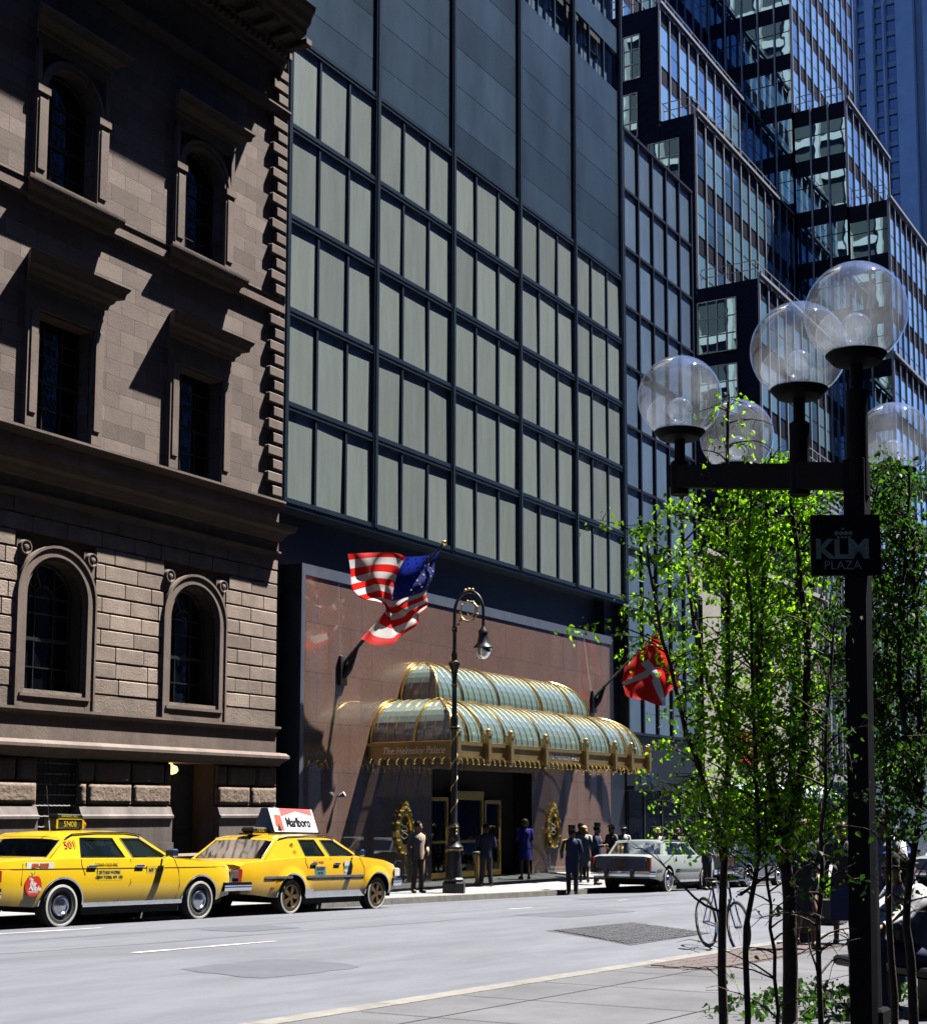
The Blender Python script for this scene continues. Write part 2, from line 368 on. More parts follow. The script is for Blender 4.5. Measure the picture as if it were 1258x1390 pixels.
b.build('lane_marking', M_line)['kind'] = 'structure'
M_rep = pm('asphalt repair', (.088, .094, .112), .85, var=.15, scale=1.5, bump=.4, bscale=70)
b = MB(); rr_ = random.Random(3)
for (X, Y, a, c) in ((24, 12.2, 3.2, 1.1), (33, 15.4, 5, .8), (16.5, 13.6, 1.4, .9), (27.5, 9.2, 4, 1.2), (41, 12, 6, 1.5), (12.0, 9.6, 1.8, 1.2)):
    P = [(X+a/2*math.cos(q)*(1+.0)*min(1.3, 1/max(abs(math.cos(q)), abs(math.sin(q))))*rr_.uniform(.93, 1.03), Y+c/2*math.sin(q)*min(1.3, 1/max(abs(math.cos(q)), abs(math.sin(q))))*rr_.uniform(.9, 1.05)) for q in [2*math.pi*k/24 for k in range(24)]]
    b.add([(x, y, zroad(x, y)+.003) for x, y in P]+[(X, Y, zroad(X, Y)+.003)], [(k, (k+1) % 24, 24) for k in range(24)])
for Y in (14.2, 12.6):      # tar lines
    pts = [(X, Y+.05*math.sin(X*1.3)+.03*math.sin(X*3.1)) for X in fr(9, 60, .5)]
    for (xa, ya), (xb, yb) in zip(pts, pts[1:]): b.add([(xa, ya, zroad(xa, ya)+.004), (xb, yb, zroad(xb, yb)+.004), (xb, yb+.025, zroad(xb, yb)+.004), (xa, ya+.025, zroad(xa, ya)+.004)], [(0, 1, 2, 3)])
b.build('road_repairs', M_rep)['kind'] = 'structure'
b = MB()
b.cur = 0
b.add([(x, y, zroad(x, y)+.004) for x, y in ((19.2, 10.3), (17.95, 8.35), (21.1, 8.5), (22.1, 10.3))], [(0, 1, 2, 3)])
for i in range(26):
    for j in range(14):
        u_ = i/26; v_ = j/14
        x = 19.25+(22.0-19.25)*u_-1.2*v_+.35*0; x = (1-v_)*(19.3+2.7*u_)+v_*(18.05+2.95*u_); y = 10.22-1.78*v_
        if x > 30: continue
        z = zroad(x, y); b.box(x, x+.085, y-.10, y, z-.05, z+.010+.006*random.random(), .006)
b.build('road_patch', M_patch)['kind'] = 'structure'
b = MB()
b.add([(x, y, zplaza(x)+.005) for x, y in ((14.6, 6.65), (14.6, 5.85), (19.6, 5.85), (19.6, 6.65))], [(0, 1, 2, 3)])
for i in range(24):
    for j in range(4):
        x = 14.65+i*.205+(.1 if j % 2 else 0); y = 5.88+j*.19
        b.box(x, x+.19, y, y+.175, zplaza(x)-.05, zplaza(x)+.016)
b.build('brick_paving', M_brick)['kind'] = 'structure'
# ================================================================ brownstone mansion (front plane Y = 21.8)
YB = 21.8  # mansion coordinates precomputed, scaled about the camera from the hotel wall plane
bs = thing('brownstone_mansion', 'brown stone palazzo with arched windows, rusticated lower wall and heavy roof cornice at left', 'building', (18, YB, 0))
CX = [8.31, 12.31, 16.31, 20.31, 24.29]       # window axes
def wall_openings(mb, x0, x1, z0, z1, y, ops, dep):
    xs = sorted({x0, x1, *[a for o in ops for a in (o[0], o[1])]}); zs = sorted({z0, z1, *[a for o in ops for a in (o[2], o[3])]})
    for i in range(len(xs)-1):
        for j in range(len(zs)-1):
            xm, zm = (xs[i]+xs[i+1])/2, (zs[j]+zs[j+1])/2
            if any(o[0] < xm < o[1] and o[2] < zm < o[3] for o in ops): continue
            mb.quad((xs[i], y, zs[j]), (xs[i+1], y, zs[j]), (xs[i+1], y, zs[j+1]), (xs[i], y, zs[j+1]))
    for a, b_, c, d, arch in ops:
        r = (b_-a)/2; cx = (a+b_)/2; zsd = d-r if arch else d
        mb.quad((a, y, c), (a, y+dep, c), (a, y+dep, zsd), (a, y, zsd)); mb.quad((b_, y+dep, c), (b_, y, c), (b_, y, zsd), (b_, y+dep, zsd))
        mb.quad((a, y, c), (b_, y, c), (b_, y+dep, c), (a, y+dep, c))
        if arch:
            N = 14; P = [(cx-r*math.cos(math.pi*k/N), zsd+r*math.sin(math.pi*k/N)) for k in range(N+1)]
            for k in range(N):
                mb.quad((P[k][0], y, P[k][1]), (P[k+1][0], y, P[k+1][1]), (P[k+1][0], y, d), (P[k][0], y, d))
                mb.quad((P[k][0], y, P[k][1]), (P[k][0], y+dep, P[k][1]), (P[k+1][0], y+dep, P[k+1][1]), (P[k+1][0], y, P[k+1][1]))
        else: mb.quad((a, y, d), (a, y+dep, d), (b_, y+dep, d), (b_, y, d))
ops = []
for c in CX:
    ops += [(c-.72, c+.72, 3.75, 6.40, True), (c-.72, c+.72, 8.93, 11.30, False), (c-.68, c+.68, 13.86, 16.50, True)]
up = [o for o in ops if o[2] > 8]; lo = [o for o in ops if o[2] < 8]
XE = 27.13; XL = 5.5
b = MB(); wall_openings(b, XL, XE, 8.25, 20.0, YB, up, .5)
b.quad((XE, YB, 8.25), (XE, YB+16, 8.25), (XE, YB+16, 21), (XE, YB, 21)); b.quad((XL, YB, -2), (XL, YB+16, -2), (XL, YB+16, 21), (XL, YB, 21))
b.quad((XL, YB, 20.9), (XE, YB, 20.9), (XE, YB+16, 20.9), (XL, YB+16, 20.9)); b.quad((XL, YB+16, -2), (XE, YB+16, -2), (XE, YB+16, 20.9), (XL, YB+16, 20.9))
b.build('wall', M_ash, bs, w=True)
b = MB(); wall_openings(b, XL, XE, 3.4, 8.25, YB, lo, .5)
b.quad((XE, YB, -2), (XE, YB+16, -2), (XE, YB+16, 8.25), (XE, YB, 8.25)); b.build('lower_wall', M_joint, bs, w=True)
# chamfered blocks of the rusticated storey
b = MB(); zr = 3.86; row = 0
while zr < 7.5:
    h = .33; x = XE-.001; k = 0
    while x > XL:
        L = (.46 if (k == 0 and row % 2) else .86)*(1+.12*random.uniform(-1, 1)) if k else (.5 if row % 2 else .95)
        xa = x-L; segs = [(xa+.012, x-.012)]
        for c in CX:
            hw = 1.02 if zr < 6.75 else 0
            ns = []
            for (p, q) in segs:
                if hw == 0 or q < c-hw or p > c+hw: ns.append((p, q))
                else:
                    if p < c-hw-.08: ns.append((p, c-hw))
                    if q > c+hw+.08: ns.append((c+hw, q))
            segs = ns
        for p, q in segs: b.box(p, q, YB-.055-.012*random.random(), YB+.05, zr+.012, zr+h-.012, .016)
        x = xa; k += 1
    zr += h+.004; row += 1
b.box(XL, XE-.002, YB-.05, YB+.05, 3.5, 3.845)
b.build('rustication', M_rus, bs, w=True)
# base storey: door and grille openings
b = MB()
dops = []
for c in CX: dops += [(c-.42-.2+.02, c-.42+.96, .2, 2.58, False)] if c == 20.31 else []
dops = [(19.93, 21.02, .2, 2.56, False), (23.62, 25.12, -1.4, 2.56, False), (11.9, 13.0, .2, 2.56, False), (15.9, 17.0, .2, 2.56, False)]
wall_openings(b, XL, XE, -1.4, 3.4, YB, dops, .7)
b.build('base_wall', M_trim, bs, w=True)
def cut(x0, x1):
    segs = [(x0, x1)]
    for o in dops:
        ns = []
        for p, q in segs:
            if q < o[0] or p > o[1]: ns.append((p, q))
            else:
                if p < o[0]-.1: ns.append((p, o[0]))
                if q > o[1]+.1: ns.append((o[1], q))
        segs = ns
    return segs
rock = {}
for zr, offs in ((2.11, .3), (1.66, .9)):
    x = XE+.05
    while x > XL:
        L = 1.25 if offs == .9 else 1.0
        if x == XE+.05: L = .75 if offs == .3 else .95
        for p, q in cut(x-L+.02, x-.02):
            # rock faced block: bulging grid
            b = rock.setdefault(sum(1 for o in dops if o[0] > p), MB())
            nx, nz = max(3, int((q-p)/.045)), 10; V = []; n_ = nz+1
            for i in range(nx+1):
                for j in range(nz+1):
                    u, v = i/nx, j/nz
                    e = min(u*(q-p), (1-u)*(q-p), v*.41, (1-v)*.41)
                    d = .07+min(1, e/.035)*.045+random.uniform(0, .012)*(1 if e > .03 else 0)
                    V.append((p+(q-p)*u, YB-d, zr+.41*v))
            b.add(V, [(i*n_+j, (i+1)*n_+j, (i+1)*n_+j+1, i*n_+j+1) for i in range(nx) for j in range(nz)])
            b.box(p, q, YB-.075, YB+.03, zr, zr+.41)
        x -= L
for b in rock.values(): b.build('rock_faced_blocks', M_rock, bs, w=True, smooth=60)
b = MB()
for p, q in cut(XL, XE+.08):
    b = MB(); b.mould([(.0, 1.36), (.20, 1.37), (.20, 1.42), (.16, 1.45), (.10, 1.60), (0, 1.62)], p, q, YB, 0, 0)
    b.box(p, q, YB-.15, YB+.02, -1.3, 1.368)
    b.box(p, q, YB-.20, YB, -1.3, .86); b.build('plinth', M_plin, bs, w=True)
b = MB()
b.mould([(0, 2.56), (.12, 2.56), (.14, 2.62), (.22, 2.68), (.28, 2.74), (.28, 2.80), (.22, 2.86), (.10, 2.88), (0, 2.88)], XL, XE, YB)
b.box(XL, XE-.002, YB-.09, YB, 2.88, 3.36)
b.mould([(0, 3.36), (.1, 3.36), (.13, 3.42), (.17, 3.44), (.17, 3.49), (0, 3.50)], XL, XE, YB, 1, .5)
b.build('base_moulding', M_trim, bs, w=True, smooth=40)
b = MB()
b.mould([(0, 7.50), (.06, 7.50), (.09, 7.60), (.11, 7.62), (.11, 7.66), (.05, 7.68), (.05, 7.90), (.12, 7.92), (.16, 8.0), (.20, 8.02), (.24, 8.08), (.40, 8.12), (.44, 8.20), (.46, 8.25), (.10, 8.33), (.0, 8.33)], XL, XE, YB, 1, .55)
b.box(XL, XE-.002, YB-.07, YB, 8.33, 8.72)
b.mould([(0, 8.72), (.1, 8.72), (.14, 8.80), (.20, 8.83), (.20, 8.88), (0, 8.92)], XL, XE, YB, 1, .5)
b.build('storey_cornice', M_trim, bs, w=True, smooth=40)
b = MB(); b.mould([(0, 13.5), (.12, 13.52), (.12, 13.78), (.15, 13.80), (0, 13.83)], XL, XE, YB, 1, .3)
b.mould([(0, 18.42), (.1, 18.44), (.16, 18.55), (.18, 18.6), (.18, 18.64), (0, 18.68)], XL, XE, YB, 1, .5); b.build('string_course', M_trim, bs, w=True)
b = MB()
b.mould([(0, 19.75), (.10, 19.75), (.12, 19.88), (.18, 19.92), (.18, 20.02), (.30, 20.06), (.34, 20.14), (.34, 20.16), (0.34, 20.18), (1.0, 20.20), (1.04, 20.32), (1.18, 20.36), (1.25, 20.50), (1.38, 20.58), (1.42, 20.68), (1.2, 20.76), (0, 21.2)], XL, XE, YB, 1, -.42)
x = XL
while x < XE-.1:   # dentils and modillions
    b.box(x, x+.10, YB-.30, YB-.17, 19.90, 20.05); x += .19
x = XL+.2
while x < XE:
    b.box(x, x+.20, YB-.96, YB-.33, 20.02, 20.19, .02); x += .62
b.build('roof_cornice', M_trim, bs, w=True)
b = MB(); z = 8.95; k = 0
for z0_, z1_ in ((8.95, 13.45), (13.9, 18.4), (18.72, 19.7)):
    b = MB()
    z = z0_+.03
    while z < z1_-.2:
        L = .48 if k % 2 else .30; k += 1
        b.box(XE-L-.02, XE+.02, YB-.13, YB+.01, z, z+.235, .02); z += .32
    b.build('quoins', M_trim, bs, w=True)
def arch_ring(mb, cx, zs, r0, r1, y0, y1, N=18, a0=0, a1=math.pi):
    V = []
    for k in range(N+1):
        t = a0+(a1-a0)*k/N; c, s_ = -math.cos(t), math.sin(t)
        V += [(cx+r0*c, y0, zs+r0*s_), (cx+r1*c, y0, zs+r1*s_), (cx+r1*c, y1, zs+r1*s_), (cx+r0*c, y1, zs+r0*s_)]
    F = []
    for k in range(N):
        for e in range(4): F.append((k*4+e, k*4+(e+1) % 4, k*4+4+(e+1) % 4, k*4+4+e))
    mb.add(V, F)
def window_parts(c, kind):
    f = MB()
    if kind == 1:
        z0_, zs = 3.75, 5.68
        for r0, r1, o in ((.72, .80, -.03), (.80, .97, -.09), (.97, 1.02, -.12)):
            arch_ring(f, c, zs, r0, r1, YB+o, YB+.03)
            for s_ in (-1, 1):
                f.box(min(c+s_*r0, c+s_*r1), max(c+s_*r0, c+s_*r1), YB+o, YB+.03, 3.5, zs)
        f.box(c-.97, c+.97, YB-.085, YB, 3.5, 3.75); f.box(c-.9, c+.9, YB-.12, YB-.08, 3.70, 3.76)
        for s_ in (-1, 1):
            f.lathe((c+s_*.86, YB-.05, 6.55), [(0, .10), (.05, .09), (.06, .05), (.10, .05), (.115, .08), (.135, .08), (.15, 0)], 16, (0, -1, 0))
            f.box(c+s_*.86-.17, c+s_*.86+.17, YB-.045, YB, 6.2, 6.72)
        gz0, gz1 = z0_, 6.42
    elif kind == 3:
        for s_ in (-1, 1):
            xa, xb = sorted((c+s_*.72, c+s_*1.0)); f.box(xa, xb, YB-.11, YB+.02, 8.92, 11.58)
            xa, xb = sorted((c+s_*.76, c+s_*.93)); f.box(xa, xb, YB-.135, YB, 9.18, 11.3, .02)
        f.box(c-.72, c+.72, YB-.11, YB+.02, 11.30, 11.58); f.box(c-.7, c+.7, YB-.06, YB+.3, 11.25, 11.31)
        f.box(c-1.0, c+1.0, YB-.09, YB, 11.58, 11.84)
        f.mould([(0, 11.80), (.12, 11.82), (.15, 11.92), (.22, 11.96), (.25, 12.02), (.40, 12.05), (.42, 12.16), (.48, 12.22), (.50, 12.27), (.2, 12.36), (0, 12.38)], c-.98, c+.98, YB, .7, .7)
        gz0, gz1 = 8.93, 11.3
    else:
        zs = 15.82
        arch_ring(f, c, zs, .68, .82, YB-.07, YB+.02); arch_ring(f, c, zs, .78, .86, YB-.10, YB+.02)
        for s_ in (-1, 1):
            xa, xb = sorted((c+s_*.68, c+s_*.97)); f.box(xa, xb, YB-.11, YB+.02, 13.88, 15.72); f.box(xa-.02, xb+.02, YB-.15, YB+.02, 15.70, 15.84)
            xa, xb = sorted((c+s_*.86, c+s_*.97)); f.box(xa, xb, YB-.10, YB+.02, 15.84, 16.8)
            xa, xb = sorted((c+s_*.73, c+s_*.92)); f.box(xa, xb, YB-.135, YB, 14.1, 15.6, .02)
        f.box(c-.97, c+.97, YB-.08, YB, 16.70, 16.98)
        f.mould([(0, 16.96), (.12, 16.97), (.15, 17.06), (.24, 17.10), (.38, 17.13), (.40, 17.22), (.46, 17.28), (.46, 17.32), (0, 17.42)], c-.95, c+.95, YB, .7, .7)
        f.mould([(0, 13.45), (.14, 13.48), (.18, 13.6), (.3, 13.66), (.34, 13.78), (.34, 13.84), (0, 13.88)], c-1.05, c+1.05, YB, .7, .7)
        gz0, gz1 = 13.86, 16.5
    wn = f.build('window', M_trim, bs, w=True, smooth=35)
    s = MB(); yg = YB+.34
    for xx in (-.68, -.24, .24, .64): s.box(c+xx, c+xx+(.05 if abs(xx) > .5 else .022), yg-.05, yg-.005, gz0, gz1-(.0 if abs(xx) < .5 else .3))
    for zz in (gz0, gz0+.55, gz0+1.08, gz0+1.62, gz0+1.95): s.box(c-.70, c+.70, yg-.055, yg-.006, zz, zz+(.07 if zz in (gz0, gz0+1.08) else .022))
    if kind == 1:
        arch_ring(s, c, 5.70, .22, .245, yg-.05, yg-.01, 10); arch_ring(s, c, 5.68, .66, .715, yg-.06, yg-.01)
        for t in (.6, 1.2, 1.94, 2.54): s.tube([(c-.24*math.cos(t), yg-.03, 5.7+.24*math.sin(t)), (c-.68*math.cos(t), yg-.03, 5.7+.68*math.sin(t))], .012, 5)
    if kind == 4: arch_ring(s, c, 15.82, .62, .675, yg-.06, yg-.01)
    s.build('sash', M_frame, wn)
    g = MB(); g.quad((c-.74, yg, gz0-.02), (c+.74, yg, gz0-.02), (c+.74, yg, gz1+.02), (c-.74, yg, gz1+.02)); g.build('pane', M_wglass, wn)
    d = MB(); d.box(c-.9, c+.9, yg+.5, yg+.52, gz0-.1, gz1+.1)
    for s_ in (-1, 1):       # drawn drapes behind the pane
        P = []; 
        for k in range(13):
            x = c+s_*(.25+.45*k/12); P.append((x, yg+.10+.03*math.sin(k*1.9)))
        for k in range(12): d.quad((P[k][0], P[k][1], gz0), (P[k+1][0], P[k+1][1], gz0), (P[k+1][0], P[k+1][1], gz1), (P[k][0], P[k][1], gz1))
    d.build('drapes', pm('dim drapes', (.05, .055, .08), .9) if 'dim drapes' not in bpy.data.materials else bpy.data.materials['dim drapes'], wn)
for c in CX:
    for k in (1, 3, 4): window_parts(c, k)
# ground floor: studded grille, doorway
for (xa, xb) in ((19.93, 21.02), (15.9, 17.0), (11.9, 13.0)):
    b = MB(); b.box(xa, xb, YB+.12, YB+.16, .2, 2.56); g = b.build('window_grille', M_dark, bs, w=True)
    b = MB()
    for k in range(9): x = xa+.05+k*(xb-xa-.1)/8; b.tube([(x, YB+.04, .2), (x, YB+.04, 2.5)], .011, 6)
    b.build('grille_bars', M_iron, g)
    b = MB()
    for j in range(10):
        z = 2.44-j*.205; b.box(xa+.02, xb-.02, YB+.0, YB+.03, z-.006, z+.012)
        for k in range(9):
            x = xa+.05+k*(xb-xa-.1)/8; b.ball((x, YB-.0, z+.003), .016, 6, 4)
    b.build('studded_rails', M_stud, g)
b = MB(); b.box(23.62, 25.12, YB+.62, YB+.66, -1.2, 2.56, 0)
for xx in (23.75, 24.40): b.box(xx, xx+.55, YB+.58, YB+.63, -.2, 1.0, .02); b.box(xx, xx+.55, YB+.58, YB+.63, 1.15, 2.35, .02)
dr = b.build('door', M_dark, bs, w=True)
b = MB(); b.ball((24.36, YB+.55, .78), .035); b.build('handle', M_brass, dr)
b = MB(); b.lathe((24.02, YB+.30, 2.40), [(.03, .16), (.05, .12), (.14, .08), (.17, .0), (.13, -.06), (.04, -.09)], 12)
b.build('lantern', pm('lit lantern', (.9, .6, .2), .4, emis=((1, .62, .22), 1.1)), bs, w=True)
b = MB()
b.mould([(0, .30), (.18, .32), (.24, .46), (.38, .50), (.42, .58), (0, .62)], 20.9, 24.55, YB-.2, 0, .6); b.box(20.9, 24.55, YB-.5, YB-.19, -.3, .40)
b.build('stone_step_wall', M_trim, bs, w=True)
# ================================================================ dark glass hotel (front plane Y = 22.3)
W = 22.3
ht = thing('dark_glass_hotel', 'dark metal tower with a five bay grid of curtained windows over a red granite entrance', 'building', (38, W, 0))
MX = [27.98, 31.87, 35.86, 39.95, 43.9, 47.75]
RZ = [9.12, 11.57, 14.0, 16.42, 18.82, 21.25]
b = MB()   # body behind everything
b.box(27.6, 47.9, W+.9, W+11, -2, 60)
b.build('wall', M_dark, ht, w=True)
b = MB()
b.box(27.75, 47.85, W-.02, W+1.0, 9.0, 9.13)
for k in range(6):
    b.box(MX[k]-.11, MX[k]+.11, W-.05, W+.12, 9.131, 60); b.box(MX[k]-.045, MX[k]+.045, W-.075, W-.05, 9.131, 60)
for z in RZ:
    for k in range(5):
        b.box(MX[k]+.111, MX[k+1]-.111, W-.03, W+.12, z-.11+(.11 if z == RZ[0] else 0), z+.11); b.box(MX[k]+.131, MX[k+1]-.131, W-.045, W-.03, z-.012, z+.012)
for k in range(5):
    for q in (1, 2):
        x = MX[k]+(MX[k+1]-MX[k])*q/3; b.box(x-.04, x+.04, W-.01, W+.12, 9.24, 21.13)
b.build('mullion_grid', M_alu, ht, w=True)
for k in range(5):
    for r_ in range(5):
        for q in range(3):
            xa = MX[k]+(MX[k+1]-MX[k])*q/3; xb = MX[k]+(MX[k+1]-MX[k])*(q+1)/3
            b = MB(); b.box(xa+.02, xb-.02, W+.04, W+.07, RZ[r_]+.08, RZ[r_+1]-.08)
            cc = Vector(((xa+xb)/2, W+.055, (RZ[r_]+RZ[r_+1])/2)); b.xform(Matrix.Translation(cc) @ Matrix.Rotation(random.gauss(0, .006), 4, 'Z') @ Matrix.Rotation(random.gauss(0, .004), 4, 'X') @ Matrix.Translation(-cc)); b.build('pane', M_drape, ht, w=True)
b = MB(); g = MB()
for k in range(5):
    xa, xb = MX[k]+.131, MX[k+1]-.131
    z = 21.38
    for z2 in (22.3, 23.55, 24.8, 26.05, 27.3, 28.50):
        b.box(xa, xb, W+.02, W+.12, z+.006, z2-.006, .004); z = z2
    zb = 28.5
    while zb < 58:
        zt = zb+1.5
        for q in range(3):
            x0_ = xa+(xb-xa)*q/3; x1_ = xa+(xb-xa)*(q+1)/3
            b.box(x1_-.06, x1_, W+.0, W+.12, zb, zt) if q < 2 else None
            sh = .03+.02*((k+q) % 2); gg = MB(); gg.box(x0_, x1_-.06, W+.26, W+.28, zb, zt); gg.build('upper_window', M_pan2, ht, w=True)
            if (k+q+int(zb)) % 3 == 0: b.box(x0_, x1_-.06, W+.20, W+.25, zb+.8, zb+.86)
        b.box(xa, xb, W+.02, W+.12, zt, zt+1.0, .008)
        zb = zt+1.0
b.build('metal_panels', M_pan, ht, w=True)
# recess walls round the portal
b = MB(); b.box(27.3, 28.6, W+.55, W+.8, -1.4, 9.0); b.box(28.6, 47.9, W+.56, W+.8, 7.0, 9.0); b.box(46.6, 47.8, W+.1, W+.8, -2, 2.9); b.box(46.62, 47.7, W+.3, W+.8, 2.9, 9.0)
b.build('recess_wall', pm('dark blue metal', (.025, .035, .06), .4, metal=.3), ht, w=True)
YG = W+.04
b = MB()
xs = [28.95, 34.89, 40.75, 46.5]
b.box(28.95, 34.89, YG, W+.7, -1.4, 7.42); b.box(40.75, 46.5, YG, W+.7, -1.6, 7.42); b.box(34.89, 40.75, YG, W+.7, 2.72, 7.42)
b.build('granite_wall', M_gran, ht, w=True)
b = MB(); b.box(28.80, 46.62, YG-.03, W+.72, 7.42, 7.70); b.box(28.80, 28.95, YG-.03, W+.71, -1.4, 7.42)
b.build('granite_surround', pm('blue grey metal edge', (.16, .19, .25), .4, metal=.4), ht, w=True)
# entrance: dark lobby with brass doors
b = MB(); b.box(34.89, 40.75, W+.72, W+.9, -1.5, 2.72); b.build('lobby', M_dark, ht, w=True)
def brass_door(xa, xb, n, top, fixed=False):
    f = MB(); y = W+.40; zb_ = zwall((xa+xb)/2)-.02
    f.box(xa, xa+.09, y, y+.09, zb_, top); f.box(xb-.09, xb, y, y+.09, zb_, top); f.box(xa+.09, xb-.09, y, y+.09, top-.11, top); f.box(xa+.09, xb-.09, y, y+.09, zb_, zb_+.22)
    f.box(xa+.09, xb-.09, y+.01, y+.07, zb_+1.05, zb_+1.13)
    d_ = f.build('door', M_brass, ht, w=True)
    g_ = MB(); g_.box(xa+.09, xb-.09, y+.04, y+.05, zb_+.22, top-.11); g_.build('pane', M_wglass, d_)
    h_ = MB(); h_.tube([(xb-.2, y-.06, zb_+.8), (xb-.2, y-.06, zb_+1.5)], .018, 8); h_.build('handle', M_gold, d_)
brass_door(34.93, 36.35, 0, 1.93); brass_door(36.55, 38.36, 0, 1.97); brass_door(38.44, 39.42, 0, 1.86)
b = MB(); b.box(34.92, 35.22, W+.36, W+.39, 1.86, 2.1); b.box(36.5, 38.3, W+.34, W+.42, 1.97, 2.12)
b.build('brass_transom', M_brass, ht, w=True)
# wall spotlight and thin cable box on the granite
def oval_plaque(cx, lab):
    t = thing('oval_emblem', lab, 'emblem', (cx, YG, 1.0), group='gilt oval emblems on the granite')
    b = MB(); N = 28
    for (ra, rb, y0_, y1_) in ((.36, .47, -.10, 0), (.31, .37, -.06, 0)):
        V = []
        for k in range(N):
            q = 2*math.pi*k/N; c, s_ = math.cos(q), math.sin(q)
            V += [(ra*.78*c, y0_, ra*1.25*s_), (rb*.78*c, y0_, rb*1.25*s_), (rb*.8*c, 0, rb*1.28*s_), (ra*.78*c, 0, ra*1.25*s_)]
        b.add(V, [(k*4+e, k*4+(e+1) % 4, ((k+1) % N)*4+(e+1) % 4, ((k+1) % N)*4+e) for k in range(N) for e in range(4)])
    for k in range(16):
        q = 2*math.pi*k/16; b.ball((.48*.8*math.cos(q), -.06, .48*1.28*math.sin(q)), .045+.02*(k % 2), 8, 6)
    b.build('gilt_frame', M_gold, t)
    b = MB()
    for (x, z, r) in ((0, .66, .07), (-.12, .62, .055), (.12, .62, .055), (0, .76, .05), (-.2, .55, .05), (.2, .55, .05)): b.ball((x, -.06, z), r, 8, 6)
    b.box(-.2, .2, -.09, 0, .53, .57); b.tube([(-.16, -.06, .6), (-.08, -.08, .74), (0, -.08, .80), (.08, -.08, .74), (.16, -.06, .6)], .022, 6)
    b.build('crown', M_gold, t)
    b = MB(); b.lathe((0, 0, 0), [(.4*.78, 0), (.4*.78, .02)], 24, (0, -1, 0)); b.xform(Matrix.Diagonal((1, 1, 1.45, 1))); b.build('dark_field', M_iron, t)
    b = MB()    # entwined monogram
    for s_ in (-1, 1):
        b.tube([(s_*.16*math.sin(k*.6), -.035, -.22+.44*k/14) for k in range(15)], .016, 6)
    b.tube([(-.15, -.035, 0), (.15, -.035, 0)], .014, 6)
    b.build('monogram', pm('silver gilt', (.6, .56, .42), .3, metal=1), t)
oval_plaque(33.46, 'gilt crowned oval emblem on granite beside the man in the tan suit'); oval_plaque(42.12, 'gilt crowned oval emblem on granite between the woman in blue and the doormen')
t = thing('wall_spotlight', 'small white spotlight on the granite above the second taxi', 'lamp', (30.4, YG, 1.9))
b = MB(); b.tube([(0, 0, 0), (0, -.12, .02)], .02, 6); b.build('bracket', M_iron, t)
b = MB(); b.lathe((0, -.14, .02), [(.03, -.06), (.05, 0), (.07, .09), (.06, .1)], 12, (.3, -.6, .3)); b.build('lamp_head', M_white, t)
# ================================================================ canopy
cp = thing('entrance_canopy', 'two tier glass and brass vaulted canopy over the hotel entrance with lettered gold fascia', 'canopy', (37.75, W, 3))
def vault(x0, x1, y0, yw, z0, h, r, ribs, wnd):
    g = MB(); N = 10; prof = [(r*(1-math.cos(math.pi/2*k/N)), h*math.sin(math.pi/2*k/N)) for k in range(N+1)]
    for k in range(N):
        (d0, h0), (d1, h1) = prof[k], prof[k+1]
        g.quad((x0+d0, y0+d0, z0+h0), (x1-d0, y0+d0, z0+h0), (x1-d1, y0+d1, z0+h1), (x0+d1, y0+d1, z0+h1))
        g.quad((x0+d0, yw, z0+h0), (x0+d0, y0+d0, z0+h0), (x0+d1, y0+d1, z0+h1), (x0+d1, yw, z0+h1))
        g.quad((x1-d0, y0+d0, z0+h0), (x1-d0, yw, z0+h0), (x1-d1, yw, z0+h1), (x1-d1, y0+d1, z0+h1))
    g.quad((x0+r, y0+r, z0+h), (x1-r, y0+r, z0+h), (x1-r, yw, z0+h), (x0+r, yw, z0+h))
    g.build('glass_vault', M_cglass, cp, w=True, smooth=50)
    def pr(f0, rad, b, lim=None):
        P = []
        for k in range(N+1):
            d, hh = prof[k]
            if lim is not None and d > lim: break
            P.append(f0(d, hh))
        if len(P) > 1: b.tube(P, rad, 6)
    b = MB()
    for x in ribs:
        lim = min(x-x0, x1-x)
        pr(lambda d, hh: (x, y0+d-.012, z0+hh+.012), .042, b, lim+.01 if lim < r else None)
    pr(lambda d, hh: (x0+d, y0+d, z0+hh+.01), .05, b); pr(lambda d, hh: (x1-d, y0+d, z0+hh+.01), .05, b)
    for yy in (y0+1.15, yw-.05):
        for s_, xx in ((1, x0), (-1, x1)):
            pr(lambda d, hh: (xx+s_*(d-.012), yy, z0+hh+.012), .045, b, yy-y0+.01)
    b.tube([(x0, y0, z0), (x1, y0, z0)], .045, 6); b.tube([(x0, y0, z0), (x0, yw, z0)], .045, 6); b.tube([(x1, y0, z0), (x1, yw, z0)], .045, 6)
    b.tube([(x0+r, y0+r, z0+h), (x1-r, y0+r, z0+h)], .035, 6)
    b.build('brass_ribs', M_gold, cp, w=True, smooth=60)
    b = MB()
    allx = sorted(ribs)
    x = x0+.3
    while x < x1-.2:
        lim = min(x-x0, x1-x); pr(lambda d, hh: (x, y0+d-.006, z0+hh+.006), .013, b, lim+.01 if lim < r else None); x += .335
    y = y0+.3
    while y < yw:
        for s_, xx in ((1, x0), (-1, x1)): pr(lambda d, hh: (xx+s_*(d-.006), y, z0+hh+.006), .014, b, y-y0+.01)
        y += .3
    b.build('glazing_bars', M_bronze, cp, w=True)
PX = [31.8, 33.35, 34.55, 36.55, 39.1, 41.1, 42.3, 43.65]
CY = 19.72
vault(31.85, 43.6, CY+.05, W+.04, 3.30, 1.22, 1.3, PX[1:-1]+[32.6, 42.95], 0)
vault(33.25, 42.35, 21.12, W+.04, 4.50, 1.15, 1.1, [34.55, 36.55, 39.1, 41.1], 0)
b = MB()
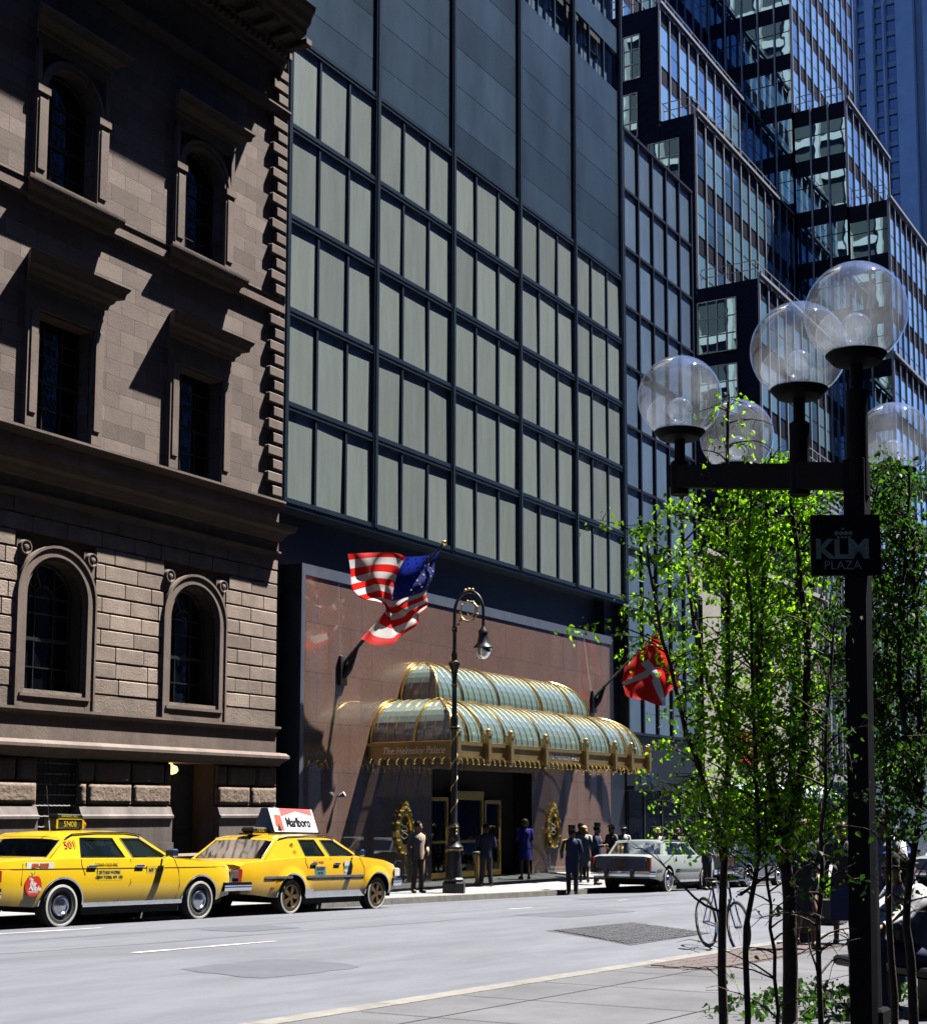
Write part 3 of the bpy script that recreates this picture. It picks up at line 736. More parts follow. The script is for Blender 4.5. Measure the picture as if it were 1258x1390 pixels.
b.box(31.75, 43.7, CY-.05, CY+.05, 2.92, 3.24); b.box(31.75, 31.85, CY+.051, W+.03, 2.92, 3.24); b.box(43.6, 43.7, CY+.051, W+.03, 2.92, 3.24)
b.box(31.70, 43.75, CY-.09, CY-.051, 3.22, 3.30); b.box(31.70, 31.75, CY-.05, W+.03, 3.22, 3.30); b.box(31.70, 43.75, CY-.08, CY-.051, 2.90, 2.95); b.box(31.71, 31.75, CY-.05, W+.03, 2.90, 2.95)
b.build('fascia', M_bronze, cp, w=True)
b = MB()
for x in (34.55, 36.55, 39.1, 41.1): b.box(x-.03, x+.03, CY+.06, W+.03, 3.10, 3.18)
b.build('roof_beams', M_bronze, cp, w=True)
for x in PX:
    b = MB(); b.box(x-.075, x+.075, CY-.19, CY-.05, 2.82, 3.55, .012); b.box(x-.095, x+.095, CY-.21, CY-.04, 3.50, 3.56)
    b.ball((x, CY-.12, 3.63), .075, 10, 8); b.ball((x, CY-.12, 2.77), .07, 10, 8)
    b.build('fascia_post', M_bronze, cp, w=True, smooth=40)
b = MB()
def hook(p, d):      # small scalloped crest hanging below the fascia
    p = Vector(p); d = Vector(d)
    b.tube([p+d*.14*math.cos(q)+Vector((0, 0, -.16+.14*abs(math.sin(q)))) for q in [math.pi*k/6 for k in range(7)]], .016, 5)
    b.ball(p-d*.14+Vector((0, 0, -.18)), .035, 6, 5)
x = 31.9
while x < 43.6: hook((x+.14, CY-.03, 2.94), (1, 0, 0)); x += .28
y = CY+.05
while y < W-.1: hook((31.78, y+.14, 2.94), (0, 1, 0)); hook((43.68, y+.14, 2.94), (0, 1, 0)); y += .28
b.build('scalloped_fringe', M_gold, cp, w=True)
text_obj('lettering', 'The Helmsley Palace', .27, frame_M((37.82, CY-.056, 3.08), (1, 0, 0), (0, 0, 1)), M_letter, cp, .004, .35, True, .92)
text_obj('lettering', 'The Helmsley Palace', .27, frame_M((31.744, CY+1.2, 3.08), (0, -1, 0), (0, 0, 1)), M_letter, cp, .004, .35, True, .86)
# ================================================================ dark panelled annex
an = thing('panelled_annex', 'dark annex faced with grey blue panels between hotel tower and pale stone building', 'building', (51, W, 0))
AX = [47.95+1.33*k for k in range(6)]; AZ = [4.35+2.283*k for k in range(11)]
b = MB(); b.box(47.86, 54.6, W+.1, W+12, -2.5, 27.2); b.build('wall', M_dark, an, w=True)
b = MB()
for x in AX: b.box(x-.05, x+.05, W-.04, W+.11, 4.3, 27.2)
for z in AZ:
    for k in range(5): b.box(AX[k]+.051, AX[k+1]-.051, W-.03, W+.1, z-.05, z+.05)
b.box(47.9, 54.65, W-.06, W+.1, 27.19, 27.3)
b.build('mullion_grid', M_mul2, an, w=True)
for k in range(5):
    for j in range(10):
        b = MB(); b.box(AX[k]+.05, AX[k+1]-.05, W+.04, W+.07, AZ[j]+.05, AZ[j+1]-.05); b.build('panel', M_pan2, an, w=True)
b = MB(); b.box(47.87, 54.6, W+.05, W+.09, -2.4, 4.28); 
for x in (49.2, 50.8, 52.6): b.box(x, x+.1, W-.02, W+.04, -2.4, 2.3)
b.box(47.87, 54.6, W-.25, W+.04, 2.3, 2.45); b.box(47.9, 54.6, W-.02, W+.04, .1, .2)
b.build('shopfront', M_mul2, an, w=True)
for xa, xb in ((47.95, 49.15), (49.35, 50.75), (50.95, 52.55), (52.75, 54.5)):
    b = MB(); b.box(xa, xb, W+.02, W+.045, .25, 2.25); b.build('shop_window', M_wglass, an, w=True)
b = MB(); b.box(48.3, 49.7, W-.30, W-.26, 2.5, 3.1); b.build('shop_sign', M_qpan, an, w=True)
# ================================================================ pale stone corner building
ps = thing('pale_stone_building', 'low pale limestone building with a blue awning seen through the young trees', 'building', (62, W, 0))
b = MB()
po = [(57.2, 58.6, 5.5, 10.5, False), (61.0, 63.4, 5.6, 10.5, False), (65.8, 67.6, 4.8, 10.5, False)]
wall_openings(b, 55.2, 70.0, 2.6, 12.2, W, po, .3); b.box(55.2, 70, W+.5, W+12, -3, 12.1)
for x in (55.2, 59.2, 64.2, 69.3): b.box(x, x+.7, W-.05, W+.5, -3, 2.6)
b.mould([(0, 11.6), (.2, 11.7), (.4, 12.0), (.4, 12.2), (0, 12.3)], 55.2, 70, W)
b.build('wall', M_lime, ps, w=True)
for o in po:
    b = MB(); b.box(o[0], o[1], W+.25, W+.29, o[2], o[3]); f = b.build('window', M_qblue, ps, w=True)
    b = MB()
    for k in range(1, 3): x = o[0]+(o[1]-o[0])*k/3; b.box(x-.03, x+.03, W+.2, W+.248, o[2], o[3])
    for z in (o[2]+1.6, o[2]+3.3): b.box(o[0], o[1], W+.21, W+.247, z-.03, z+.03)
    b.build('frame', M_frame, f)
for xa, xb in ((55.95, 59.15), (59.95, 64.15), (64.95, 69.25)):
    b = MB(); b.box(xa, xb, W+.25, W+.3, -2.5, 2.55); f = b.build('shop_window', M_wglass, ps, w=True)
    b = MB(); b.box(xa, xa+.35, W+.1, W+.24, -2.5, 2.55); b.box(xb-.3, xb, W+.1, W+.24, -2.5, 2.55); b.box(xa+.35, xb-.3, W+.1, W+.24, 1.5, 2.55); b.box(xa+.35, xb-.3, W+.1, W+.24, -2.5, -.6)
    b.build('cream_frame', M_cream, f)
b = MB(); b.prism([(57, W, 2.75), (57, W-1.1, 2.35), (57, W-1.1, 2.15), (57, W-.02, 2.15)], (13.2, 0, 0)); b.build('awning', M_awn, ps, w=True)
b = MB(); b.box(59.0, 61.2, W-.12, W-.02, 3.55, 5.0); sg = b.build('red_sign', M_red, ps, w=True)
b = MB()
for (x, z, L, hh) in ((60.0, 4.62, .35, .06), (60.05, 4.2, .3, .07), (60.45, 4.2, .07, .34), (60.7, 4.22, .07, .3), (60.1, 4.0, .07, .26), (60.2, 3.75, .6, .05), (60.15, 4.4, .25, .05)): b.box(x-.1, x-.1+L, W-.13, W-.121, z, z+hh)
b.build('white_strokes', M_wtext, sg)
# ================================================================ stepped glass office block
ob = thing('stepped_office_block', 'tall blue glass office block stepping back in terraces with white mullions', 'building', (75, 30, 0))
FH = 3.59
def strip(nm, b, m): return b.build(nm, m, ob, w=True)
bm_, bsp, bbr = MB(), MB(), MB()
panes = []       # (screen-size guess, builder args)
def street_face(x0, x1, y, z0, z1, step=1.45):
    """face looking at the avenue (normal -Y)"""
    n = round((x1-x0)/step); st = (x1-x0)/n
    for k in range(n+1): bm_.box(x0+k*st-.06, x0+k*st+.06, y-.09, y+.02, z0, z1+.1)
    bm_.box(x0-.06, x1+.06, y-.20, y+.05, z1+.1, z1+.28)
    z = z1
    while z > z0+.5:
        zb_ = max(z0, z-FH)
        bsp.box(x0, x1, y+.03, y+.06, z-1.05, z)
        bsp.box(x0, x1, y-.02, y+.03, z-1.08, z-1.02); bsp.box(x0, x1, y-.01, y+.02, z-2.35, z-2.30)
        for k in range(n): panes.append((1/math.hypot(x0+k*st, y+z*.3), (x0+k*st+.06, x0+(k+1)*st-.06, y+.0, y+.02, zb_+.02, z-1.05), M_qblue2 if random.random() < .55 else M_qblue))
        z -= FH
def end_face(x, y0, y1, z0, z1, step=1.25):
    """glass face looking back down the avenue (normal -X)"""
    n = max(1, round((y1-y0)/step)); st = (y1-y0)/n
    for k in range(n+1): bm_.box(x-.14, x+.02, y0+k*st-.055, y0+k*st+.055, z0, z1)
    z = z1
    while z > z0+.5:
        zb_ = max(z0, z-FH)
        bsp.box(x+.0, x+.05, y0, y1, z-1.15, z)
        for k in range(n): panes.append((2/math.hypot(x, y0+z*.3), (x-.01, x+.02, y0+k*st+.055, y0+(k+1)*st-.055, zb_, z-1.15), M_qglass))
        bsp.box(x-.04, x-.011, y0, y1, z-2.0, z-1.96)
        z -= FH
def rail(p, q):
    brl = MB(); p, q = Vector(p), Vector(q); L = (q-p).length; n = max(2, int(L/1.3))
    for k in range(n+1):
        c = p.lerp(q, k/n); brl.tube([c, c+Vector((0, 0, 1.0))], .025, 4)
    for h in (.5, 1.0): brl.tube([p+Vector((0, 0, h)), q+Vector((0, 0, h))], .03, 4)
    brl.build('roof_railing', M_qmul, ob, w=True)
core = MB(); XP, XQ, X3, X4 = 75, 92.4, 103, 107.4
tiersP = [(36.2, 60.), (32.47, 48.75), (30.31, 41.57), (26.68, 31.06), (23.84, 20.0)]
tiersQ = [(30.14, 75.), (26.5, 49.1), (23.84, 41.6)]
yprev = 46
for y, z in tiersP:
    core.box(XP+.1, XQ, y+.1, 50, -4, z-.1)
    bbr.box(XP, XP+.09, y+.05, yprev, (-4 if True else 0), z)
    street_face(XP, XQ, y, {60.: 48.8, 48.75: 41.6, 41.57: 31.1, 31.06: 20.1, 20.0: 3.4}[z], z)
    rail((XP+.1, y+.2, z+.1), (XP+.1, yprev-.2, z+.1)); rail((XP+.1, y+.2, z+.1), (XQ, y+.2, z+.1))
    yprev = y
yprev = 50; zs_ = {75.: 49.1, 49.1: 41.6, 41.6: 20.1}
for i, (y, z) in enumerate(tiersQ):
    x1_ = (X4, X3, 99.5)[i]
    core.box(XQ+.1, x1_-.1, y+.1, 50, -4, z-.1)
    end_face(XQ, y, yprev if i else 38.5, (20.1), z)
    street_face(XQ, x1_ if i < 2 else 112, y, zs_[z] if i < 2 else 31.2, z)
    rail((XQ+.1, y+.2, z+.1), (XQ+.1, min(yprev, 38)-.2, z+.1)); yprev = y
core.box(99.4, 135, 23.94, 50, -4, 41.5); core.box(XQ, 135, 23.94, 50, -4, 19.9)
street_face(112, 135, 23.84, 31.2, 41.6, 2.2); street_face(XQ, 135, 23.84, 3.4, 31.0, 1.6)
core.box(102.9, 135, 26.6, 50, 41.4, 46)
strip('wall', core, M_dark); strip('brick_end_wall', bbr, M_pbrick); strip('mullions', bm_, M_qmul); strip('spandrels', bsp, M_qsp)
# windows in the brick ends: (ya, yb, za, zb)
for (ya, yb, za, zb_) in ((33.7, 34.75, 44.6, 47.3), (33.9, 34.85, 41.0, 43.7), (31.3, 33.2, 37.3, 40.3), (28.0, 30.3, 27.2, 30.2), (28.0, 30.3, 23.5, 26.4), (24.6, 26.2, 13, 15.5)):
    b = MB(); b.box(XP-.03, XP-.005, ya, yb, za, zb_); f = b.build('brick_wall_window', M_qglass, ob, w=True)
    b = MB(); n = round((yb-ya)/.62)
    for k in range(n+1): b.box(XP-.09, XP-.031, ya+(yb-ya)*k/n-.03, ya+(yb-ya)*k/n+.03, za, zb_)
    for k in range(4): b.box(XP-.08, XP-.031, ya, yb, za+(zb_-za)*k/3-.025, za+(zb_-za)*k/3+.025)
    b.build('frame', M_qmul, f)
# reflective opening louvres by the corner
b = MB(); z = 15.6
while z < 19.6: b.box(75.4, 79.5, 23.66, 23.70, z, z+.14); z += .34
z = 9
while z < 13: b.box(75.4, 79.5, 23.66, 23.70, z, z+.14); z += .34
strip('louvres', b, M_qmul)
b = MB()
for k in range(30): b.box(75+k*1.0, 75.12+k*1.0, 23.5, 23.64, 3.6, 14.5)
b.box(74.9, 134, 23.2, 23.84, 3.1, 3.5); strip('podium_fins', b, M_qmul)
b = MB(); b.box(75, 134, 23.6, 23.84, -4, 3.1); b.box(76, 134, 23.3, 23.59, 1.1, 1.35); strip('podium_shopfront', b, M_wglass)
panes.sort(key=lambda p: -p[0])
for i, (s_, a, mt) in enumerate(panes[:96]):
    b = MB(); b.box(*a); b.build('window_pane', mt, ob, w=True)
for mt, nm in ((M_qblue, 'window_panes'), (M_qblue2, 'window_panes'), (M_qglass, 'window_panes')):
    b = MB()
    for (s_, a, q) in panes[96:]:
        if q is mt: b.box(*a)
    if b.v: b.build(nm, mt, ob, w=True)['kind'] = 'stuff'
# ================================================================ far stone tower
XT = 290
ft = thing('stone_skyscraper', 'distant stone tower tinted haze blue, with tall vertical piers at the top right', 'building', (XT, 75, -5))
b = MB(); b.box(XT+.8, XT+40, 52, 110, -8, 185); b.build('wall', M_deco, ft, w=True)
b = MB()
def yy(u): # transverse position for a horizontal fraction
    return u
PY = [(82.5, 84.2), (80.2, 81.2), (76.6, 78.6), (74.2, 75.0), (68.2, 72.2), (60, 66.6), (57.5, 58.6), (53.6, 55.4), (86, 87), (89, 91), (94, 95), (98, 100)]
for a, c in PY: b.box(XT-.4, XT+.9, a, c, -8, 180); b.box(XT-.8, XT-.4, a+.2, c-.2, -8, 170)
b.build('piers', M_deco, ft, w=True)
g = MB(); s = MB(); z = 40; cols = [(81.2, 82.5), (78.6, 80.2), (75.0, 76.6), (72.2, 74.2), (58.6, 60), (84.2, 86), (87, 89)]
wl = []
while z < 176:
    for a, c in cols:
        wl.append((-abs(z-140)-abs(a-78)*2, (XT+.62, XT+.7, a+.15, c-.15, z, z+1.9)))
        s.box(XT+.3, XT+.79, a, c, z+2.1, z+3.3, .1)
    z += 3.45
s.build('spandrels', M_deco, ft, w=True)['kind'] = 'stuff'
wl.sort(key=lambda p: -p[0])
for i, (q, a) in enumerate(wl[:70]):
    b = MB(); b.box(*a); b.build('window', M_decow, ft, w=True)
b = MB()
for q, a in wl[70:]: b.box(*a)
b.build('windows', M_decow, ft, w=True)['kind'] = 'stuff'
# ================================================================ unseen blocks for glass reflections and for holding back sky light
rt = thing('added_reflection_tower', 'added pale tower with white vertical piers, unseen behind the hotel, for glass reflections', 'building', (30, 50, 0))  # invented to give the office glass pale stripes to mirror
b = MB(); b.box(10, 40, 38, 80, -2, 110); b.build('wall', pm('tan tower wall', (.075, .085, .08), .7, var=.2, scale=.15), rt, w=True)
b = MB()
for k in range(14): b.box(40, 40.9, 38+k*3.1, 38.45+k*3.1, -2, 110)
for z in range(0, 110, 4): b.box(40, 40.3, 38, 80, z, z+.7)
b.build('piers', M_pier, rt, w=True)
eb = thing('added_sky_block_east', 'tall stone block added unseen behind the camera to cut sky light', 'building', (-20, 30, 0))  # added out of view to block sky light on the end walls
b = MB(); b.box(-75, 3, 24, 60, -3, 95); b.box(-160, -110, -20, 60, -3, 110); b.build('wall', M_opp, eb, w=True)
b = MB()
for k in range(25): b.box(-74+k*3, -72.6+k*3, 23.96, 24, 3, 92)
b.build('window_strips', M_decow, eb, w=True)
opb = thing('unseen_west_block', 'unseen stone office block on the near side of the avenue, sized to cut sky light', 'building', (40, -20, 0))  # height and setback chosen to cut sky light and shade the plaza
b = MB(); b.box(-90, 260, -60, -28, -12, 115); b.build('wall', M_opp, opb, w=True)
b = MB()
for k in range(110): b.box(-88+k*3, -86.4+k*3, -28, -27.96, -1, 112)
b.build('window_strips', M_decow, opb, w=True)
# ================================================================ vehicles
M_yel = pm('taxi yellow paint', (.80, .52, .012), .32, var=.05, scale=2, coat=.9, crough=.06, dirt=.10, bump=.02, bscale=8)
M_yel2 = pm('taxi yellow paint worn', (.80, .47, .015), .34, var=.06, scale=2, coat=.9, crough=.08, dirt=.12, bump=.02, bscale=8)
M_wcar = pm('white car paint', (.42, .47, .46), .3, var=.04, coat=.9, crough=.05, dirt=.08)
M_dcar = pm('dark blue car paint', (.012, .018, .035), .3, coat=.9)
M_chr = pm('chrome', (.72, .74, .78), .12, metal=1, var=.1, scale=5)
M_tyre = pm('tyre rubber', (.014, .014, .015), .8, bump=.3, bscale=60)
M_ww = pm('whitewall', (.62, .61, .57), .6, dirt=.3)
M_hub = pm('hub cap', (.42, .44, .48), .22, metal=1, var=.2, scale=8)
M_under = pm('underbody', (.010, .010, .011), .9)
M_seat = pm('seat vinyl', (.055, .05, .05), .6)
M_cglz = glass('car glass', (.30, .42, .44), .05, .26, (.008, .014, .016), .01)
M_tail = pm('tail lamp red', (.35, .015, .012), .2, coat=1)
M_amber = pm('amber lamp', (.75, .16, .02), .25, coat=1)
M_seam = pm('panel gap', (.03, .022, .006), .8)
M_ptxt = pm('dark lettering', (.03, .02, .01), .6)
M_rtxt = pm('red lettering', (.60, .10, .03), .6)
M_black = pm('black plastic', (.016, .016, .018), .4)
M_adbox = pm('white sign box', (.78, .77, .74), .4)
M_dglz = glass('dark dull car glass', (.3, .42, .44), -.03, .14, (.012, .028, .03), .05)  # darker body with mirror reflection cut down
def lerp1(P, x):
    if x <= P[0][0]: return P[0][1]
    for (a, u), (b, v) in zip(P, P[1:]):
        if x <= b:
            return u+(v-u)*(x-a)/(b-a) if b > a else v
    return P[-1][1]
def car(root, p, paint):
    """car-local coordinates: x forward, y left, z up, origin on the ground amidships. Near side in the photo is y < 0."""
    hw, x0, x1, xr, xf, wr = p['hw'], p['x0'], p['x1'], p['xr'], p['xf'], p['wr']
    rock, Ra = p['rock'], p['arch']
    zt = lambda x: lerp1(p['deck'], x)
    def zb(x):
        z = lerp1([(x0, p['zbr']), (x0+.35, p['zbr']-.02), (xr-Ra, rock), (xf+Ra, rock), (x1-.2, p['zbf']), (x1, p['zbf']+.02)], x)
        for c in (xr, xf):
            d = abs(x-c)
            if d < Ra: z = max(z, wr+math.sqrt(max(0, Ra*Ra-d*d))*p.get('ak', 1.))
        return z
    def half(x):
        t0 = min(1, (x-x0)/.5); t1 = min(1, (x1-x)/.55)
        return hw*(1-.055*(1-max(0, t0))**2-.085*(1-max(0, t1))**2)
    zc = p.get('crease', .66)
    def side(x, z):
        b = half(x); top = zt(x)
        if z < zc: k = .905+.095*math.sin(max(0, (z-.2)/(zc-.2))*math.pi/2)
        else: k = 1-.045*((z-zc)/max(.05, top-zc))**2
        f = 0
        for c in (xr, xf):
            d = math.hypot(x-c, (z-wr))
            if p.get('flare') and d < Ra+.14: f = max(f, p['flare']*max(0, 1-(d-Ra)/.14))
        return b*k+f
    xs = set(fr(x0, x1, .12))
    for c in (xr, xf):
        for k in range(19): xs.add(c-Ra*math.cos(math.pi*k/18))
    for k in p['deck']: xs.add(k[0])
    xs = sorted(xs); NZ = 9
    b = MB()
    for s in (-1, 1):
        V = []
        for x in xs:
            lo_, hi_ = zb(x), zt(x)
            for j in range(NZ+1):
                z = lo_+(hi_-lo_)*j/NZ; V.append((x, s*side(x, z), z))
        n = NZ+1
        F = [(i*n+j, (i+1)*n+j, (i+1)*n+j+1, i*n+j+1) for i in range(len(xs)-1) for j in range(NZ)]
        b.add(V, F if s < 0 else [tuple(reversed(f)) for f in F])
    # deck with a crown
    ND = 10; V = []
    cr = p.get('crown', .035)
    for x in xs:
        yh = side(x, zt(x))
        for j in range(ND+1):
            u = -1+2*j/ND; V.append((x, yh*u, zt(x)+cr*(1-abs(u)**3)+(.012 if abs(abs(u)-.8) < .05 else 0)))
    n = ND+1
    b.add(V, [(i*n+j, (i+1)*n+j, (i+1)*n+j+1, i*n+j+1) for i in range(len(xs)-1) for j in range(ND)])
    for x, s in ((x0, -1), (x1, 1)):   # ends
        V = []; 
        for k in range(7):
            z = zb(x)+(zt(x)-zb(x))*k/6
            for j in range(9):
                u = -1+2*j/8; V.append((x+s*(.05*(1-u*u)*(1 if k else .5)), side(x, z)*u, z+(cr*(1-abs(u)**3) if k == 6 else 0)))
        F = [(i*9+j, i*9+j+1, (i+1)*9+j+1, (i+1)*9+j) for i in range(6) for j in range(8)]
        b.add(V, F)
    body = b.build('body', paint, root, smooth=32)
    # underbody and wheel wells
    b = MB(); b.box(x0+.25, xr-Ra-.02, -hw*.9, hw*.9, zb(x0+.4)+.0, .55); b.box(xr+Ra+.02, xf-Ra-.02, -hw*.92, hw*.92, .2, .5)
    b.box(xf+Ra+.02, x1-.2, -hw*.9, hw*.9, .28, .5); b.box(xr-Ra-.05, xr+Ra+.05, -hw*.62, hw*.62, .28, .75); b.box(xf-Ra-.05, xf+Ra+.05, -hw*.62, hw*.62, .28, .75)
    b.box(xr-Ra-.03, xr+Ra+.03, -hw*.88, hw*.88, wr+Ra*p.get('ak', 1.)+.01, wr+Ra*p.get('ak', 1.)+.05); b.box(xf-Ra-.03, xf+Ra+.03, -hw*.88, hw*.88, wr+Ra*p.get('ak', 1.)+.01, wr+Ra*p.get('ak', 1.)+.05)
    b.tube([(x0+.1, hw*.55, .24), (xr-.6, hw*.5, .22)], .03, 6)
    b.build('chassis', M_under, root)
    # trims
    b = MB()
    for s in (-1, 1):
        for c in (xr, xf):
            P = [(c-Ra*math.cos(math.pi*k/18), s*(side(c-Ra*math.cos(math.pi*k/18), wr+Ra*math.sin(math.pi*k/18)*p.get('ak', 1.))+.004), max(rock+.02, wr+Ra*p.get('ak', 1.)*math.sin(math.pi*k/18))) for k in range(19)]
            b.tube(P, .013, 5)
        X_ = [xr+Ra+(xf-xr-2*Ra)*k/8 for k in range(9)]
        for k in range(8):
            y_ = s*(side(X_[k], rock+.03)+.004); b.box(X_[k], X_[k+1], min(y_-s*.02, y_+s*.012), max(y_-s*.02, y_+s*.012), rock-.02, rock+p.get('rtrim', .045))
        if p.get('strip'):
            for a, c in p['strip']:
                n_ = 10
                for k in range(n_):
                    xa, xb = a+(c-a)*k/n_, a+(c-a)*(k+1)/n_; y_ = s*side((xa+xb)/2, zc+.0); b.box(xa, xb, min(y_, y_+s*.014), max(y_, y_+s*.014), p['stripz']-.02, p['stripz']+.02)
    b.build('chrome_trim', M_chr, root, smooth=50)
    b = MB()
    for s in (-1, 1):
        for pts in p['seams']:
            b.tube([(x, s*(side(x, min(z, zt(x)))+.001), z) for x, z in pts], .006, 4)
        if p.get('crease_line'): b.tube([(x, s*(side(x, p['crease_line'])+.001), p['crease_line']) for x in fr(x0+.15, x1-.15, .3)], .006, 4)
    b.build('panel_gaps', M_seam, root)
    # greenhouse -------------------------------------------------
    G = p['gh']; zr_ = G['zr']; zbl = lambda x: zt(x)
    yb = hw*.93; tk = G.get('tk', .30)
    def gy(z, x=0): return yb-max(0, z-1.0)*tk*1.15-.0
    out = [(G['br'], zbl(G['br'])-.01)]+[q for q in G['roof']]+[(G['bf'], zbl(G['bf'])-.01)]
    b = MB()
    for s in (-1, 1):
        holes(out, G['win'], lambda q: (q[0], s*gy(q[1]), q[1]), b)
        holes(out, G['win'], lambda q: (q[0], s*(gy(q[1])-.035), q[1]), b)
        for wn in G['win']:
            for i in range(len(wn)):
                a, c = wn[i], wn[(i+1) % len(wn)]
                b.quad((a[0], s*gy(a[1]), a[1]), (c[0], s*gy(c[1]), c[1]), (c[0], s*(gy(c[1])-.035), c[1]), (a[0], s*(gy(a[1])-.035), a[1]))
    # roof skin across
    RF = G['roof']; ND = 8
    top = [q for q in RF]
    V = []
    for (x, z) in top:
        y = gy(z)
        for j in range(ND+1):
            u = -1+2*j/ND; V.append((x, y*u, z+.045*(1-abs(u)**3.)))
    b.add(V, [(i*(ND+1)+j, (i+1)*(ND+1)+j, (i+1)*(ND+1)+j+1, i*(ND+1)+j+1) for i in range(len(top)-1) for j in range(ND)])
    # windscreen and rear window frames
    def endglass(bx, bz, tx, tz, m0, m1, mt):
        y0_, y1_ = gy(bz), gy(tz)
        fn = lambda q: (bx+(tx-bx)*q[1], (y0_+(y1_-y0_)*q[1])*q[0], bz+(tz-bz)*q[1]+.04*(1-abs(q[0])**3)*q[1])
        e = .10
        N_ = 8
        for (ua, ub, va, vb) in ((-1, -1+e, 0, 1), (1-e, 1, 0, 1), (-1+e, 1-e, 0, m0), (-1+e, 1-e, 1-m1, 1)):
            for k in range(N_):
                a = ua+(ub-ua)*k/N_; c = ua+(ub-ua)*(k+1)/N_
                b.quad(fn((a, va)), fn((c, va)), fn((c, vb)), fn((a, vb)))
        g = MB()
        for k in range(N_):
            a = (-1+e)+(2-2*e)*k/N_; c = (-1+e)+(2-2*e)*(k+1)/N_
            g.quad(fn((a, m0)), fn((c, m0)), fn((c, 1-m1)), fn((a, 1-m1)))
        return g, [fn((u, v)) for u, v in ((-1+e, m0), (1-e, m0), (1-e, 1-m1), (-1+e, 1-m1), (-1+e, m0))]
    g1, l1 = endglass(G['br'], zbl(G['br'])+.01, RF[0][0], RF[0][1], .06, .10, 0)
    g2, l2 = endglass(G['bf'], zbl(G['bf'])+.01, RF[-1][0], RF[-1][1], .06, .08, 0)
    rf_ = b.build('roof', paint, root, smooth=35)
    g1.build('rear_window', M_dglz, root, smooth=60); g2.build('windscreen', M_cglz, root, smooth=60)
    for s in (-1, 1):
        for wn in G['win']:
            b = MB(); holes(wn, [], lambda q: (q[0], s*(gy(q[1])-.018), q[1]), b); b.build('side_window', M_cglz, root)
    b = MB()
    for s in (-1, 1):
        for wn in G['win']: b.tube([(x, s*(gy(z)+.003), z) for x, z in wn+[wn[0]]], .009, 4)
        b.tube([(x, s*(gy(z)+.012), z) for x, z in [G['win'][0][0]]+RF[:1]] if 0 else [(x, s*(gy(z)+.008), z+.012) for x, z in RF], .011, 4)
    b.tube(l1, .012, 4); b.tube(l2, .012, 4)
    b.build('window_trim', M_chr, root)
    # interior
    b = MB()
    for s in (-1, 1): holes(out, G['win'], lambda q: (q[0], s*(gy(q[1])-.04), q[1]), b)
    b.add([(x_, (gy(z_)-.04)*u_, z_-.02) for x_, z_ in RF for u_ in (-1, 1)], [(2*i, 2*i+2, 2*i+3, 2*i+1) for i in range(len(RF)-1)])
    b.build('headlining', M_seat, root)
    b = MB()
    for xx in p['seats']:
        b.box(xx-.05, xx+.45, -.62, .62, .45, .72, .04); b.box(xx-.2, xx-.02, -.62, .62, .6, 1.12, .05)
        for yy in (-.36, .36): b.box(xx-.17, xx-.07, yy-.14, yy+.14, 1.10, 1.24, .03)
    b.box(G['br']+.1, G['bf']-.1, -hw*.85, hw*.85, .42, .46); b.box(G['bf']-.42, G['bf']+.05, -hw*.82, hw*.82, .8, zt(G['bf'])-.02, .04)
    b.build('seats', M_seat, root)
    b = MB(); c = Vector((p['seats'][-1]+.62, .36, 1.0)); a = Vector((-.75, 0, .5)).normalized()
    u = Vector((0, 1, 0)); v = a.cross(u); b.tube([c+(u*math.cos(q)+v*math.sin(q))*.19 for q in [math.pi*2*k/16 for k in range(17)]], .013, 5); b.build('steering_wheel', M_black, root)
    # wheels
    for c in (xr, xf):
        for s in (-1, 1):
            yo = s*(hw-.02); th = 0
            t = MB(); T = p['wr']; W_ = .20
            t.lathe((0, 0, 0), [(T*.60, .0), (T*.66, .012), (T*.90, .008), (T*.97, -.02), (T, -.05), (T, -W_+.05), (T*.95, -W_), (T*.6, -W_)], 28, (0, s, 0), 1., False)
            wt = t.xform(Matrix.Translation((c, yo, T))).build('wheel', M_tyre, root, smooth=40)
            q = MB()
            if p.get('ww', True): q.lathe((0, 0, 0), [(T*.77, .010), (T*.78, .0165), (T*.87, .0145), (T*.88, .004)], 28, (0, s, 0), 1., False); q.xform(Matrix.Translation((c, yo, T))).build('whitewall', M_ww, wt, smooth=30); q = MB()
            q.lathe((0, 0, 0), [(T*.60, -.030), (T*.60, -.028), (0, -.028)], 24, (0, s, 0)); q.xform(Matrix.Translation((c, yo, T))).build('wheel_disc', M_under, wt); q = MB()
            q.lathe((0, 0, 0), [(T*.63, -.02), (T*.64, .006), (T*.61, .008), (T*.58, -.04), (T*.46, -.05), (T*.44, -.01), (T*.41, .008), (T*.33, .016), (T*.30, .004), (T*.16, .022), (.0, .03)] if not p.get('spoke') else [(T*.63, -.02), (T*.64, .012), (T*.58, .012), (T*.54, -.02), (T*.53, -.06), (T*.2, -.06), (T*.17, .0), (0, .01)], 24, (0, s, 0), 1., False)
            if p.get('spoke'):
                for k in range(5):
                    an_ = 2*math.pi*k/5; d = Vector((math.cos(an_), 0, math.sin(an_))); e = Vector((-math.sin(an_), 0, math.cos(an_)))
                    P0 = [d*T*.14-e*.028, d*T*.14+e*.028, d*T*.60+e*.05, d*T*.60-e*.05]
                    q.prism([x+Vector((0, s*-.03, 0)) for x in P0], (0, s*.035, 0))
            q.xform(Matrix.Translation((c, yo, T))).build('rim', p.get('rimm', M_hub), wt, smooth=35)
